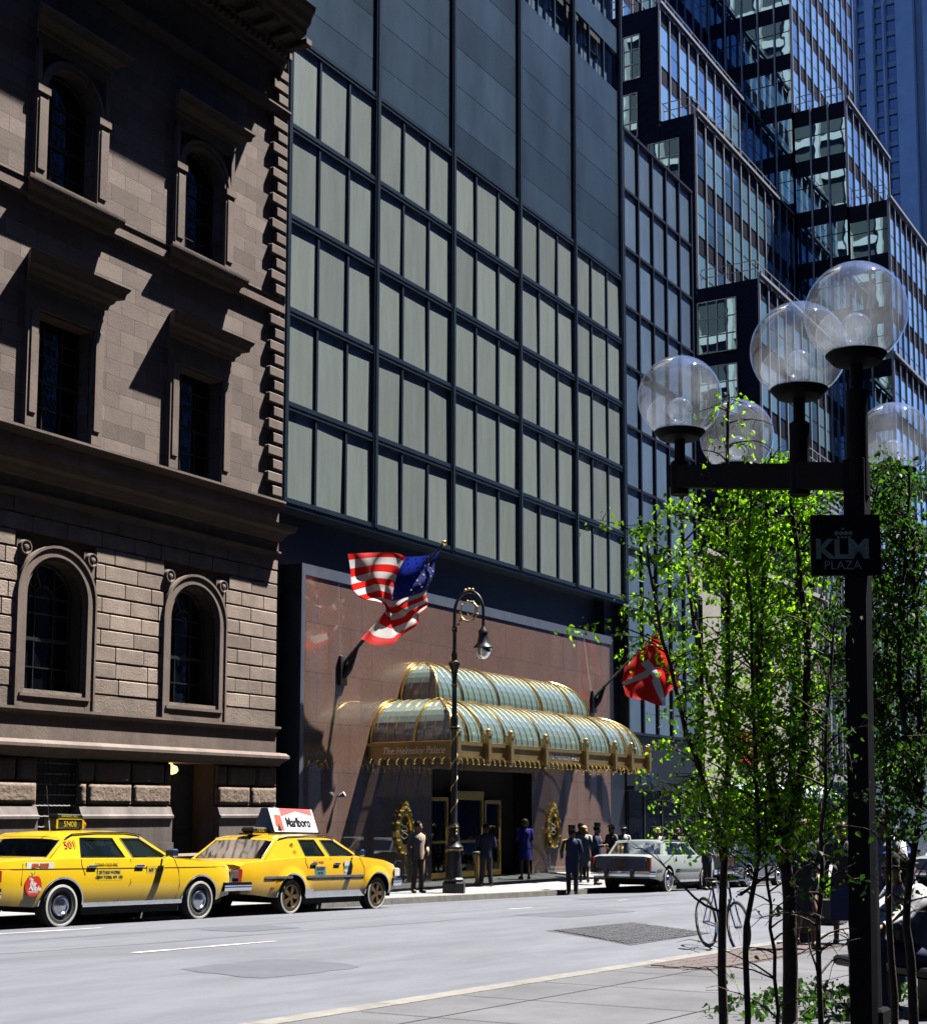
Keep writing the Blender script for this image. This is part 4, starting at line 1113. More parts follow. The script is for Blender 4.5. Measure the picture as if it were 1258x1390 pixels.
    # bumpers
    for (xe, s_, zz) in ((x0, -1, p['bz']), (x1, 1, p['bz'])):
        b = MB(); yh = hw*.965; P = []
        for u in [-1, -.96, -.8, -.4, 0, .4, .8, .96, 1]:
            off = .13-.05*abs(u)**2 if abs(u) < .97 else -.22
            P.append((xe+s_*off, yh*u*1.0))
        P = [(xe-s_*.22, -yh*1.005)]+P[1:-1]+[(xe-s_*.22, yh*1.005)]
        prof = [(-.0, -.085), (.045, -.075), (.06, -.02), (.045, 0), (.06, .02), (.05, .07), (0, .08)]
        V = []
        for i, (x, y) in enumerate(P):
            nx = s_ if 0 < i < len(P)-1 else 0; ny = (-1 if y < 0 else 1) if (i <= 1 or i >= len(P)-2) else 0
            for (o_, h_) in prof: V.append((x+nx*o_, y+ny*o_*.6, zz+h_))
        n_ = len(prof); b.add(V, [(i*n_+j, (i+1)*n_+j, (i+1)*n_+(j+1) % n_, i*n_+(j+1) % n_) for i in range(len(P)-1) for j in range(n_)])
        bp = b.build('bumper', M_chr, root, smooth=30)
        b = MB()
        for yy in (-.4, .4): b.box(min(xe+s_*.1, xe+s_*.23), max(xe+s_*.1, xe+s_*.23), yy-.045, yy+.045, zz-.12, zz+.11, .015)
        b.build('overrider', M_black, bp)
    return side, zt, gy
def mirror(root, x, z, y, s=-1, paint=None):
    b = MB(); b.tube([(x, s*y, z-.04), (x+.02, s*(y+.12), z+.0)], .02, 6); b.box(x-.03, x+.09, min(s*(y+.08), s*(y+.24)), max(s*(y+.08), s*(y+.24)), z-.03, z+.10, .02)
    b.build('side_mirror', M_chr, root)
def handle(root, x, z, side):
    b = MB(); y = side(x, z)
    for s in (-1, 1): b = MB(); b.box(x-.09, x+.09, min(s*y, s*(y+.03)), max(s*y, s*(y+.03)), z-.02, z+.02, .008); b.build('door_handle', M_chr, root)
def decal(root, name, x, z, side, txt, size, mt, bgm=None, bw=0, bh=0, rot=0, s=-1, extra=.006, bold=.0, tilt=0):
    y = -(side(x, z)+extra); up = Vector((0, .10 if z > 1.0 else .04, 1))
    M_ = frame_M((x, y-.002, z), (math.cos(rot), 0, math.sin(rot)), (0, tilt, 1))
    par = root
    if bgm:
        b = MB(); ys = y+.001
        b.box(x-bw/2, x+bw/2, ys-.001, ys+.012, z-bh/2, z+bh/2); par = b.build(name, bgm, root)
    for i, L in enumerate(txt):
        text_obj('lettering', L, size, M_ @ Matrix.Translation((0, (len(txt)/2-.5-i)*size*1.15, 0)), mt, par, .002, bold=bold)
TAXI_SIGN = pm('taxi sign black', (.02, .018, .012), .4)
M_lit = pm('yellow sign lettering', (.75, .55, .06), .5)
RY = math.atan(GS)
# ---- taxi in front of the brownstone
xo = 17.30
p1_ = dict(hw=.93, x0=-2.82, x1=2.42, xr=-1.44, xf=1.60, wr=.355, rock=.34, arch=.43, ak=.95, zbr=.40, zbf=.40, crease=.64, crease_line=.90,
    deck=[(-2.82, .93), (-2.7, .99), (-2.2, 1.03), (-1.3, 1.045), (.9, 1.045), (1.1, 1.03), (1.9, .98), (2.34, .93), (2.42, .88)],
    gh=dict(br=-1.66, bf=1.03, zr=1.45, roof=[(-1.28, 1.34), (-1.12, 1.405), (-.6, 1.435), (.0, 1.44), (.26, 1.415), (.33, 1.395)],
            win=[[(-1.02, 1.075), (-.10, 1.075), (-.30, 1.36), (-.98, 1.36)], [(.06, 1.075), (.84, 1.075), (.30, 1.365), (-.13, 1.365)]]),
    seats=[-1.0, .0], bz=.56,
    seams=[[(-1.12, .42+.2), (-1.10, .8), (-1.08, 1.04)], [(-.30, .38), (-.04, .66), (-.02, 1.04)], [(1.02, .38), (1.08, .6), (1.06, .85), (.98, 1.03)], [(-2.2, .42), (-2.24, .7), (-2.2, .98)]])
p1_['seams'][0] = [(-1.0, .8), (-1.06, .95), (-1.06, 1.04)]
tx = thing('taxi_cab', 'yellow taxi with red apple sticker and number 501, in front of the studded grille', 'taxi', (xo, 17.60, zroad(xo, 17.2)-.028), 0, 'yellow taxis at the kerb', RY)
side, ztf, gyf = car(tx, p1_, M_yel)
mirror(tx, .70, 1.10, .90); handle(tx, -.86, .93, side); handle(tx, .16, .93, side)
# rear lamps, plate, headlamps
b = MB()
for s in (-1, 1): b.box(-2.90, -2.80, s*.66-.20, s*.66+.20, .70, .90, .01); b.box(-2.83, -2.60, s*.905-.02, s*.905+.012, .72, .88)
b.build('tail_light', M_tail, tx)
b = MB(); b.box(2.44, 2.49, -.42, .42, .62, .86); b.box(2.42, 2.47, -.86, -.50, .64, .86, .01); b.box(2.42, 2.47, .50, .86, .64, .86, .01); b.build('grille', M_chr, tx)
for s in (-1, 1):
    b = MB(); b.box(2.46, 2.50, s*.68-.14, s*.68+.14, .68, .83, .015); b.build('headlight', M_wtext, tx)
decal(tx, 'phone_sticker', -1.88, .945, side, ['859-3003'], .085, M_rtxt, M_wtext, .52, .10, .02, bold=.004)
decal(tx, 'cab_number', -1.20, 1.26, lambda x, z: gyf(z)-.0, ['501'], .17, M_rtxt, rot=.12, tilt=.345, extra=.012)
decal(tx, 'owner_name', -.55, .955, side, ['SONIA TAXI INC'], .065, M_ptxt)
decal(tx, 'address_sticker', -.50, .80, side, ['20 TAXI WORK', 'NEW YORK NY 100'], .065, M_ptxt, M_lit, .50, .17)
decal(tx, 'rate_sticker', .52, .86, side, ['NY 2400'], .085, M_ptxt, M_lit, .40, .14)
# red apple sticker
y = -(side(-2.0, .68)+.006)
pts = []
for k in range(28):
    q = 2*math.pi*k/28; r = .155*(1+.10*math.cos(2*q)*.4)*(1-.22*max(0, math.sin(q))**12-.10*max(0, -math.sin(q))**14)
    pts.append((-2.02+r*.98*math.cos(q), y, .66+r*1.12*math.sin(q)))
b = MB(); b.prism(pts, (0, -.003, 0)); ap = b.build('apple_sticker', pm('apple red', (.62, .03, .015), .5), tx)
b = MB(); b.prism([(-2.02, y, .82), (-2.08, y, .86), (-2.06, y, .80)], (0, -.003, 0)); b.prism([(-2.02, y, .83), (-1.99, y, .88), (-2.0, y, .82)], (0, -.003, 0)); b.build('leaf', pm('leaf green', (.06, .35, .03), .6), ap)
for i, L in enumerate(('The', 'Big', 'Apple')): text_obj('lettering', L, (.05, .095, .095)[i], frame_M((-2.07+.04*i, y-.005, .755-.065*i), (1, 0, -.12), (0, 0, 1)), M_wtext, ap, .001, .2, bold=.003)
b = MB(); b.box(-2.12, -1.92, y-.005, y-.003, .575, .583); b.box(-2.11, -1.93, y-.005, y-.003, .555, .562); b.build('small_print', M_wtext, ap)
# roof sign and beacon
b = MB(); b.box(-.85, -.33, -.12, .12, 1.50, 1.64, .02); rs = b.build('roof_sign', TAXI_SIGN, tx)
b = MB(); b.box(-.83, -.35, -.10, .10, 1.66, 1.73, .01); b.build('sign_cap', TAXI_SIGN, rs)
b = MB(); b.box(-.88, -.30, -.13, .13, 1.645, 1.66); b.box(-.88, -.84, -.13, .13, 1.50, 1.66); b.box(-.34, -.30, -.13, .13, 1.50, 1.66); b.build('sign_frame', M_yel, rs)
text_obj('lettering', '5N08', .12, frame_M((-.59, -.125, 1.57), (1, 0, 0), (0, 0, 1)), M_lit, rs, .002)
text_obj('lettering', 'ON RADIO CALL', .045, frame_M((-.59, -.105, 1.695), (1, 0, 0), (0, 0, 1)), M_lit, rs, .002)
b = MB(); b.ball((-.20, 0, 1.57), .055, 10, 8); b.build('beacon', M_amber, tx)
b = MB(); b.tube([(-1.2, -.35, 1.45), (-1.23, -.35, 1.62)], .012, 6); b.tube([(-1.23, -.35, 1.62), (-1.32, -.35, 2.15)], .005, 4); b.tube([(1.3, .5, 1.0), (1.27, .5, 1.45)], .004, 4); b.build('aerial', M_chr, tx)
# ---- second taxi, by the hotel
xo = 22.62
p2_ = dict(hw=.92, x0=-2.62, x1=2.22, xr=-1.27, xf=1.44, wr=.345, rock=.33, arch=.41, ak=1.0, zbr=.42, zbf=.40, crease=.66, crease_line=None, flare=.035, spoke=True, rtrim=.14, rimm=pm('brown steel wheel', (.22, .15, .07), .35, metal=.8),
    strip=[(-2.05, -1.35+.02), (-.85, .98)], stripz=.70,
    deck=[(-2.62, .90), (-2.5, .95), (-1.9, 1.0), (-1.2, 1.04), (-.9, 1.05), (.9, 1.05), (1.1, 1.04), (1.7, .99), (2.12, .90), (2.22, .84)],
    gh=dict(br=-2.0, bf=.98, zr=1.45, roof=[(-1.48, 1.37), (-1.2, 1.415), (-.6, 1.44), (-.1, 1.44), (.14, 1.42), (.22, 1.40)],
            win=[[(-.78, 1.085), (-.19, 1.085), (-.40, 1.375), (-.90, 1.375)], [(-.04, 1.085), (.76, 1.085), (.20, 1.375), (-.24, 1.375)]]),
    seats=[-.9, .0], bz=.56,
    seams=[[(-.78, .85), (-.84, .95), (-.84, 1.05)], [(-.20, .36), (-.02, .66), (-.08, 1.05)], [(1.0, .36), (.99, .6), (1.0, .85), (.88, 1.04)]])
t2 = thing('taxi_cab', 'yellow taxi with a cigarette advertisement box on its roof, in front of the granite wall', 'taxi', (xo, 17.60, zroad(xo, 17.2)-.028), 0, 'yellow taxis at the kerb', RY)
side, ztf, gyf = car(t2, p2_, M_yel2)
mirror(t2, .62, 1.10, .88); handle(t2, -.62, .93, side); handle(t2, .10, .93, side)
for s in (-1, 1):
    b = MB(); b.box(-2.70, -2.60, s*.70-.17, s*.70+.17, .60, .86, .01); b.build('tail_light', M_tail, t2)
    b = MB(); b.box(2.23, 2.29, s*.66-.2, s*.66+.2, .66, .83, .015); b.box(2.06, 2.24, s*.895-.015, s*.895+.012, .68, .82); b.build('headlight', M_wtext, t2)
b = MB(); b.box(2.22, 2.28, -.4, .4, .60, .84); b.build('grille', M_chr, t2)
b = MB(); b.box(-2.70, -2.66, -.22, .22, .60, .82); q = b.build('licence_plate', TAXI_SIGN, t2)
text_obj('lettering', '48', .20, frame_M((-2.702, 0, .71), (0, -1, 0), (0, 0, 1)), M_wtext, q, .002)
b = MB(); b.box(-1.86, -1.72, -side(-1.8, .52)-.006, -side(-1.8, .52)+.01, .50, .53); b.build('side_marker', M_tail, t2)
decal(t2, 'door_sticker', -.42, .80, side, ['RADIO', '0178'], .075, M_ptxt, pm('blue green sticker', (.10, .25, .27), .5), .32, .17)
decal(t2, 'owner_name', -.46, .965, side, ['NEW YORK'], .06, M_rtxt)
decal(t2, 'licence_sticker', .44, .80, side, ['NYC', 'TAXI'], .10, pm('teal lettering', (.03, .25, .24), .5), M_wtext, .22, .36)
decal(t2, 'number_sticker', -1.13, 1.28, lambda x, z: gyf(z), ['48'], .10, M_ptxt, tilt=.345, extra=.012); decal(t2, 'number_sticker', -1.08, 1.15, lambda x, z: gyf(z), ['Y2'], .08, M_ptxt, tilt=.345, extra=.012)
b = MB(); b.box(-1.45, -1.06, -.14, .14, 1.49, 1.60, .03); rs = b.build('roof_sign', TAXI_SIGN, t2)
b = MB(); b.box(-1.49, -1.02, -.16, .16, 1.455, 1.49); b.build('sign_base', M_yel2, rs)
text_obj('lettering', '1E70', .10, frame_M((-1.25, -.145, 1.545), (1, 0, 0), (0, 0, 1)), M_lit, rs, .002)
# advertising box, a long prism leaning inwards
ab = MB(); prof = [(-.26, 1.52), (.26, 1.52), (.08, 1.96), (-.08, 1.96)]
ab.prism([(-.98, y_, z_) for y_, z_ in prof], (1.33, 0, 0)); AD = ab.build('advertising_box', M_adbox, t2)
def adp(x, v, o=.004): return (x, -.26+.18*v-o*.93, 1.52+.44*v+o*.38)
b = MB(); b.add([adp(-.66, 1), adp(.30, 1), adp(.30, .72), adp(-.18, .90), adp(-.66, .66)], [(0, 1, 2, 3, 4)]); b.add([adp(-.98, 1), adp(-.80, 1), adp(-.66, .80), adp(-.66, 1), adp(-.66, 1)], [(0, 1, 2, 3)]) if 0 else None
b.build('red_chevron', pm('ad red', (.70, .13, .12), .5), AD)
b = MB(); b.add([adp(-.90, .25), adp(-.68, .02), adp(-.68, .70), adp(-.86, .72)], [(0, 1, 2, 3)]); b.build('red_picture_block', pm('ad rust', (.50, .10, .05), .5), AD)
b = MB(); b.add([adp(-.88, .06, .006), adp(-.76, .03, .006), adp(-.80, .35, .006)], [(0, 1, 2)]); b.build('dark_picture_block', M_black, AD)
text_obj('lettering', 'Marlboro', .27, frame_M(adp(-.20, .40, .008), (1, 0, 0), (0, .18, .44)), M_black, AD, .001, bold=.006, sx=.72)
b = MB(); b.box(-1.0, .37, -.28, .28, 1.49, 1.52); b.box(-.98, -.92, -.1, .1, 1.52, 1.6); b.build('box_rack', M_chr, AD)
b = MB(); b.ball((.44, 0, 1.54), .05); b.ball((.44, 0, 1.60), .04); b.build('beacon', M_wtext, t2)
# ---- white sedan with an open door
xo = 40.05
p3_ = dict(glz=M_dglz, hw=.95, x0=-2.75, x1=2.45, xr=-1.50, xf=1.42, wr=.36, rock=.32, arch=.43, zbr=.42, zbf=.40, crease=.66, strip=[(-2.4, -2.0), (-.95, 1.0)], stripz=.66,
    deck=[(-2.75, 1.0), (-2.5, 1.05), (-1.9, 1.06), (1.2, 1.05), (2.1, 1.0), (2.45, .94)],
    gh=dict(br=-1.78, bf=1.1, zr=1.48, roof=[(-1.46, 1.42), (-1.3, 1.455), (-.5, 1.47), (.1, 1.47), (.38, 1.45)],
            win=[[(-1.38, 1.09), (-.22, 1.09), (-.36, 1.41), (-1.30, 1.41)], [(-.06, 1.09), (.86, 1.09), (.36, 1.41), (-.2, 1.41)]]),
    seats=[-.95, .05], bz=.55, seams=[[(-1.05, .85), (-1.1, 1.0)], [(-.18, .38), (-.1, 1.04)], [(1.0, .4), (1.06, 1.0)]])
t3 = thing('parked_car', 'white sedan parked at the kerb beside the doormen, seen from behind', 'car', (xo, 17.72, zroad(xo, 17.4)-.02), 0, 'cars beyond the hotel entrance', RY)
side, ztf, gyf = car(t3, p3_, M_wcar)
t3.scale = (.92, 1, 1)
for s in (-1, 1):
    b = MB(); b.box(-2.86, -2.76, s*.87-.05, s*.87+.05, .62, 1.0, .01); b.build('tail_light', M_tail, t3)
    b = MB(); b.box(2.46, 2.50, s*.64-.2, s*.64+.2, .70, .86); b.build('headlight', M_wtext, t3)
b = MB(); b.box(-2.82, -2.78, -.78, .78, .70, .95); b.build('rear_panel', pm('grey blue rear panel', (.20, .24, .32), .35, coat=.5), t3)
b = MB(); b.box(-2.84, -2.815, -.2, .2, .73, .88); b.build('licence_plate', pm('dull orange plate', (.45, .22, .08), .5), t3)
b = MB(); dd = Matrix.Translation((1.02, -.93, 0)) @ Matrix.Rotation(R(-58), 4, 'Z') @ Matrix.Translation((-1.02, 0, 0))
b.box(.0, 1.0, -.02, .06, .40, 1.05, .02); b.box(.02, .06, .0, .03, 1.05, 1.4); b.box(.06, .8, 0, .03, 1.36, 1.4); b.xform(dd); o_ = b.build('open_door', M_wcar, t3)
b = MB(); b.box(.06, .86, .01, .02, 1.05, 1.36); b.xform(dd); b.build('pane', M_cglz, o_)
# ---- dark sedan ahead of it and pale car far right
p4_ = dict(p3_); p4_['ww'] = True
t4 = thing('parked_car', 'dark blue sedan parked ahead of the white sedan, mostly behind the birch leaves', 'car', (46.6, 17.72, zroad(46.6, 17.4)-.02), 0, 'cars beyond the hotel entrance', RY)
side, _, _ = car(t4, p4_, M_dcar)
for s in (-1, 1):
    b = MB(); b.box(-2.84, -2.76, s*.72-.18, s*.72+.18, .70, .95, .01); b.build('tail_light', M_tail, t4)
t5 = thing('parked_car', 'pale car across the avenue at the right edge, behind the seated reader', 'car', (47.5, 10.6, zroad(47.5, 10.6)-.02), math.pi, None, -RY)
side, _, _ = car(t5, p3_, M_wcar)
for s in (-1, 1):
    b = MB(); b.box(2.46, 2.52, s*.66-.2, s*.66+.2, .68, .84, .01); b.build('headlight', M_wtext, t5)
# ================================================================ people
M_skin = pm('skin', (.52, .30, .21), .55, var=.08, scale=8)
M_skin2 = pm('tanned skin', (.40, .22, .15), .55, var=.08, scale=8)
M_navy = pm('navy uniform cloth', (.020, .032, .085), .8, var=.2)
M_blk = pm('black cloth', (.012, .013, .020), .8)
M_tan = pm('tan suit cloth', (.52, .39, .27), .85, var=.08, bump=.1, bscale=80)
M_tan2 = pm('khaki trousers', (.44, .33, .21), .85, var=.08)
M_bdress = pm('blue dress cloth', (.09, .09, .60), .75)
M_cwhite = pm('off white coat', (.55, .52, .46), .85)
M_shirt = pm('white shirt', (.70, .70, .72), .8)
M_vest = pm('grey brown waistcoat', (.14, .125, .10), .85)
M_bluesuit = pm('slate blue suit', (.07, .10, .19), .8)
M_gloss = pm('black hat silk', (.010, .011, .018), .35)
H_black = pm('black hair', (.008, .007, .007), .75, spec=.2); H_brown = pm('brown hair', (.10, .055, .03), .6); H_blond = pm('blonde hair', (.55, .36, .13), .6)
M_shoe = pm('shoe leather', (.012, .010, .010), .35)
def skin_raw(nodes, edges, root=0, sub_=1):
    me = bpy.data.meshes.new('t'); me.from_pydata([n[0] for n in nodes], edges, [])
    o = bpy.data.objects.new('t', me); COL.objects.link(o)
    md = o.modifiers.new('s', 'SKIN'); md.use_smooth_shade = True
    if not me.skin_vertices: return None
    sv = me.skin_vertices[0].data
    for i, n in enumerate(nodes): r = n[1]; sv[i].radius = r if isinstance(r, tuple) else (r, r); sv[i].use_root = (i == root)
    m2 = o.modifiers.new('u', 'SUBSURF'); m2.levels = sub_; m2.render_levels = sub_
    dg = bpy.context.evaluated_depsgraph_get(); ev = o.evaluated_get(dg); em = ev.to_mesh()
    V = [tuple(v.co) for v in em.vertices]; F = [tuple(p.vertices) for p in em.polygons]
    ev.to_mesh_clear(); bpy.data.objects.remove(o); bpy.data.meshes.remove(me)
    return V, F
STAND = dict(pel=(0, 0, .95), ch=(0, 0, 1.28), nk=(-.01, 0, 1.47), hd=(.02, 0, 1.60),
    sh=(0, .17, 1.41), hip=(0, .09, .92), hl=None,
    eL=(-.03, .24, 1.13), wL=(.04, .26, .88), eR=(-.03, -.24, 1.13), wR=(.04, -.26, .88),
    kL=(.02, .10, .50), aL=(-.03, .11, .09), kR=(.02, -.10, .50), aR=(-.03, -.11, .09), look=0.)
def loft(mb, rings, n=14):
    """rings: (cx, cy, z, rx, ry)"""
    V = []; 
    for cx, cy, z, rx, ry in rings:
        for j in range(n): q = 2*math.pi*j/n; V.append((cx+rx*math.cos(q), cy+ry*math.sin(q), z))
    F = [(i*n+j, i*n+(j+1) % n, (i+1)*n+(j+1) % n, (i+1)*n+j) for i in range(len(rings)-1) for j in range(n)]
    F += [tuple(reversed(range(n))), tuple(range((len(rings)-1)*n, len(rings)*n))]; mb.add(V, F)
def person(label, loc, head, H=1.75, top=None, leg=None, pose=None, hair=H_brown, hairlen=0, skin=M_skin, hat=None, tails=False, skirt=None, coat=.80, tie=None, group=None, female=False, shirt=True, w=1., bare=False, sub_=1):
    J = dict(STAND); J.update(pose or {}); k = H/1.75
    V3 = lambda q: Vector(q)
    root = thing('person', label, 'person', loc, R(head), group); root.scale = (k, k, k)
    lk = R(J['look']); hdv = V3(J['hd']); f = Vector((math.cos(lk), math.sin(lk), 0)); sd_ = Vector((-math.sin(lk), math.cos(lk), 0))
    nodes = [(J['pel'], (.125*w, .10)), (J['ch'], (.135*w, .10)), (J['nk'], .062), (tuple(hdv+f*.01+Vector((0, 0, -.035))), (.078, .088)), (tuple(hdv+Vector((0, 0, .045))), (.088, .10)), (tuple(hdv+Vector((0, 0, .12))), (.050, .06))]
    edges = [(0, 1), (1, 2), (2, 3), (3, 4), (4, 5)]
    nodes.append((tuple(hdv+f*.105+Vector((0, 0, .0))), .014)); edges.append((3, 6))
    for s in (-1, 1):
        nodes.append((tuple(hdv+sd_*s*.083+Vector((0, 0, .01))), .014)); edges.append((4 if 0 else 3, len(nodes)-1))
    hands = []
    for s, e, wr_, kn, an in ((1, 'eL', 'wL', 'kL', 'aL'), (-1, 'eR', 'wR', 'kR', 'aR')):
        sh = (J['sh'][0], J['sh'][1]*s, J['sh'][2]); n0 = len(nodes)
        d = (V3(J[wr_])-V3(J[e])).normalized(); palm = V3(J[wr_])+d*.075
        nodes += [(sh, .055), (J[e], .040), (J[wr_], .026), (tuple(palm), (.040, .022))]; edges += [(1, n0), (n0, n0+1), (n0+1, n0+2), (n0+2, n0+3)]
        hands.append((palm, d, s))
        n0 = len(nodes); hp = (J['hip'][0], J['hip'][1]*s, J['hip'][2]); A = V3(J[an]); toe = A+Vector((.16, s*.03, -.05)) if not J.get('toe') else A+V3(J['toe'])
        nodes += [(hp, .085), (J[kn], .058), (J[an], .038), (tuple(toe), .035)]; edges += [(0, n0), (n0, n0+1), (n0+1, n0+2), (n0+2, n0+3)]
    b = MB(); r = skin_raw(nodes, edges, 0, 2 if sub_ > 1 else 1)
    if r: b.add(*r)
    for palm, d, s in hands:
        side = d.cross(Vector((0, s, 0))).normalized() if abs(d.y) < .9 else Vector((1, 0, 0)); nrm = side.cross(d).normalized()
        cl = Vector((0, -s*.4, 0)) if J.get('curl') is None else Vector(J['curl'])
        for i, (off, L) in enumerate(((-.028, .060), (-.010, .074), (.010, .070), (.028, .054))):
            p0 = palm+side*off; p1 = p0+d*L*.55; p2 = p1+(d*.8+cl*.6).normalized()*L*.45; p3 = p2+(d*.4+cl).normalized()*L*.3
            rr = skin_raw([(tuple(p0), .0105), (tuple(p1), .0100), (tuple(p2), .0090), (tuple(p3), .0075)], [(0, 1), (1, 2), (2, 3)])
            if rr: b.add(*rr)
        p0 = palm-d*.03+side*.024; p1 = p0+(d*.5+side*.8).normalized()*.045; p2 = p1+(d*.9+side*.2).normalized()*.035
        rr = skin_raw([(tuple(p0), .012), (tuple(p1), .011), (tuple(p2), .009)], [(0, 1), (1, 2)])
        if rr: b.add(*rr)
    body = b.build('body', skin, root, smooth=180)
    b = MB()
    for s in (-1, 1): b.ball(hdv+f*.083+sd_*s*.032+Vector((0, 0, .022)), .011, 6, 5)
    b.build('eyes', H_black, root); b = MB(); c = hdv+f*.085+Vector((0, 0, -.048)); b.tube([c-sd_*.022, c+f*.006, c+sd_*.022], .006, 5); b.build('mouth', pm('lips', (.35, .10, .08), .5) if 'lips' not in bpy.data.materials else bpy.data.materials['lips'], root)
    # hair
    b = MB(); c = hdv-f*.022+Vector((0, 0, .062)); b.ball(c, .108, 14, 10, (1, .93, .88))
    if hairlen:
        b.ball(hdv-f*.045+Vector((0, 0, -.01)), .105, 12, 8, (.85, 1.0, 1.0+hairlen))
    # keep the face clear
    b.v = [tuple(Vector(p)-f*max(0, (Vector(p)-hdv).dot(f)-.055)*(1 if Vector(p).z < hdv.z+.085 else .25)) for p in b.v]
    rng = random.Random(int(loc[0]*100)); b.v = [tuple(Vector(p)+Vector((rng.uniform(-1, 1), rng.uniform(-1, 1), rng.uniform(-1, 1)))*.004) for p in b.v]
    b.build('hair', hair, root, smooth=60)
    P, C_, N = V3(J['pel']), V3(J['ch']), V3(J['nk'])
    mt_top = top or M_navy
    # upper garment
    b = MB()
    def ring(t, rx, ry):    # t along the spine 0=pelvis 1=neck
        q = P.lerp(C_, t/.65) if t < .65 else C_.lerp(N, (t-.65)/.35); return (q.x, q.y, q.z, rx, ry)
    hem = coat
    rings = []
    if J.get('seated'): rings = [ring(-.05, .15*w, .19*w)]
    else: rings = [(P.x, P.y, hem, .150*w, .185*w), (P.x, P.y, P.z, .148*w, .180*w)]
    wa = .118 if female else .132
    rings += [ring(.32, wa*w, (.142 if female else .160)*w), ring(.65, .140*w, (.175 if female else .195)*w), ring(.84, .128*w, (.185 if female else .215)*w), ring(.95, .095, .13), ring(1.04, .060, .065)]
    loft(b, rings)
    for s, e, wr_ in ((1, 'eL', 'wL'), (-1, 'eR', 'wR')):
        sh = Vector((J['sh'][0], J['sh'][1]*s*1.02, J['sh'][2]-.0)); E_, W_ = V3(J[e]), V3(J[wr_])
        end = W_ if not bare else E_
        pts = [sh-Vector((0, s*.05, -.01)), sh, sh.lerp(E_, .5), E_] + ([] if bare else [E_.lerp(W_, .5), W_])
        b.tube(pts, [.06, .073, .064, .056] + ([] if bare else [.050, .044]), 10)
    rngw = random.Random(int(loc[1]*77+loc[0]*31))
    b.v = [(x+rngw.uniform(-1, 1)*.005, y+rngw.uniform(-1, 1)*.005, z) for x, y, z in b.v]
    if tails:
        b.add([(-.13, -.15, .95), (-.13, .15, .95), (-.20, .10, .52), (-.20, .02, .46), (-.19, 0, .60), (-.20, -.02, .46), (-.20, -.10, .52), (-.10, -.17, .95), (-.10, .17, .95)], [(0, 1, 2, 3, 4, 5, 6), (0, 6, 7), (1, 8, 2)])
    jk = b.build('coat' if coat < .9 else 'top', mt_top, root, smooth=60)
    if shirt:
        b = MB(); y0_ = .045; zt_, zb2 = N.z-.03, C_.z-.10; fx = .135*w
        b.add([(C_.x+fx*.72, -y0_, zt_-.02), (C_.x+fx*.72, y0_, zt_-.02), (C_.x+fx+.012, y0_*.75, C_.z), (C_.x+fx+.012, 0, zb2), (C_.x+fx+.012, -y0_*.75, C_.z)], [(0, 4, 3, 2, 1)])
        b.tube([(N.x+.062*math.cos(q), .064*math.sin(q), N.z-.005+.0*q) for q in [2*math.pi*i/10 for i in range(11)]], .014, 5)
        b.build('shirt', M_shirt, root)
        if tie:
            b = MB(); b.add([(C_.x+fx*.80, -.012, zt_-.03), (C_.x+fx*.80, .012, zt_-.03), (C_.x+fx+.02, .022, C_.z-.02), (C_.x+fx+.018, 0, zb2+.02), (C_.x+fx+.02, -.022, C_.z-.02)], [(0, 4, 3, 2, 1)]); b.build('tie', tie, root)
    # lower garment
    if leg:
        b = MB()
        if J.get('seated'): b.ball(P, .165, 12, 8, (1, 1.1, .75))
        else: loft(b, [(P.x, P.y, .84, .115, .165), (P.x, P.y, P.z, .125, .168), (P.x, P.y, 1.06, .12, .155)])
        for s, kn, an in ((1, 'kL', 'aL'), (-1, 'kR', 'aR')):
            hp = Vector((J['hip'][0], J['hip'][1]*s, J['hip'][2]-.02)); K_, A2 = V3(J[kn]), V3(J[an]); b.tube([hp, hp.lerp(K_, .5), K_, K_.lerp(A2, .55), A2+Vector((0, 0, .0))], [.098, .088, .072, .066, .062], 10)
        b.v = [(x+rngw.uniform(-1, 1)*.004, y+rngw.uniform(-1, 1)*.004, z) for x, y, z in b.v]
        b.build('trousers', leg, root, smooth=60)
    if skirt:
        b = MB(); zh, mt = skirt; n = 20; V = []; lv = [(P.z+.12, .118, .140), (P.z, .14, .17), (.78, .155, .185), ((zh+.78)/2, .165, .20), (zh, .175, .215)]
        for z, rx, ry in lv:
            for j in range(n): q = 2*math.pi*j/n; g_ = 1+.07*math.sin(q*6+z*2)*((1.1-z)/1.1); V.append((P.x+rx*math.cos(q)*g_, P.y+ry*math.sin(q)*g_, z))
        b.add(V, [(i*n+j, i*n+(j+1) % n, (i+1)*n+(j+1) % n, (i+1)*n+j) for i in range(len(lv)-1) for j in range(n)]); b.build('skirt', mt, root, smooth=70)
    for s, an in ((1, 'aL'), (-1, 'aR')):
        A2 = V3(J[an]); d = V3(J['toe']) if J.get('toe') else Vector((.16, s*.03, -.05)); b = MB()
        b.tube([A2+Vector((-.05, 0, -.045)), A2+Vector((.02, 0, -.035)), A2+d*.6+Vector((0, 0, -.015)), A2+d+Vector((0, 0, -.0))], [.036, .047, .043, .03], 8)
        if skirt: b.box(A2.x-.07, A2.x-.05, A2.y-.015, A2.y+.015, A2.z-.09, A2.z-.03)
        b.build('shoe', M_shoe, root, smooth=60)
    if hat:
        b = MB(); c = hdv+Vector((0, 0, .105)); b.lathe(c, [(.15, .0), (.155, .008), (.10, .014), (.098, .05), (.104, .125), (.10, .135), (0, .137)] if hat == 'top' else [(.135, -.01), (.14, .0), (.11, .02), (.10, .06), (0, .085)], 18)
        b.build('hat', M_gloss, root, smooth=40)
    return root, jk
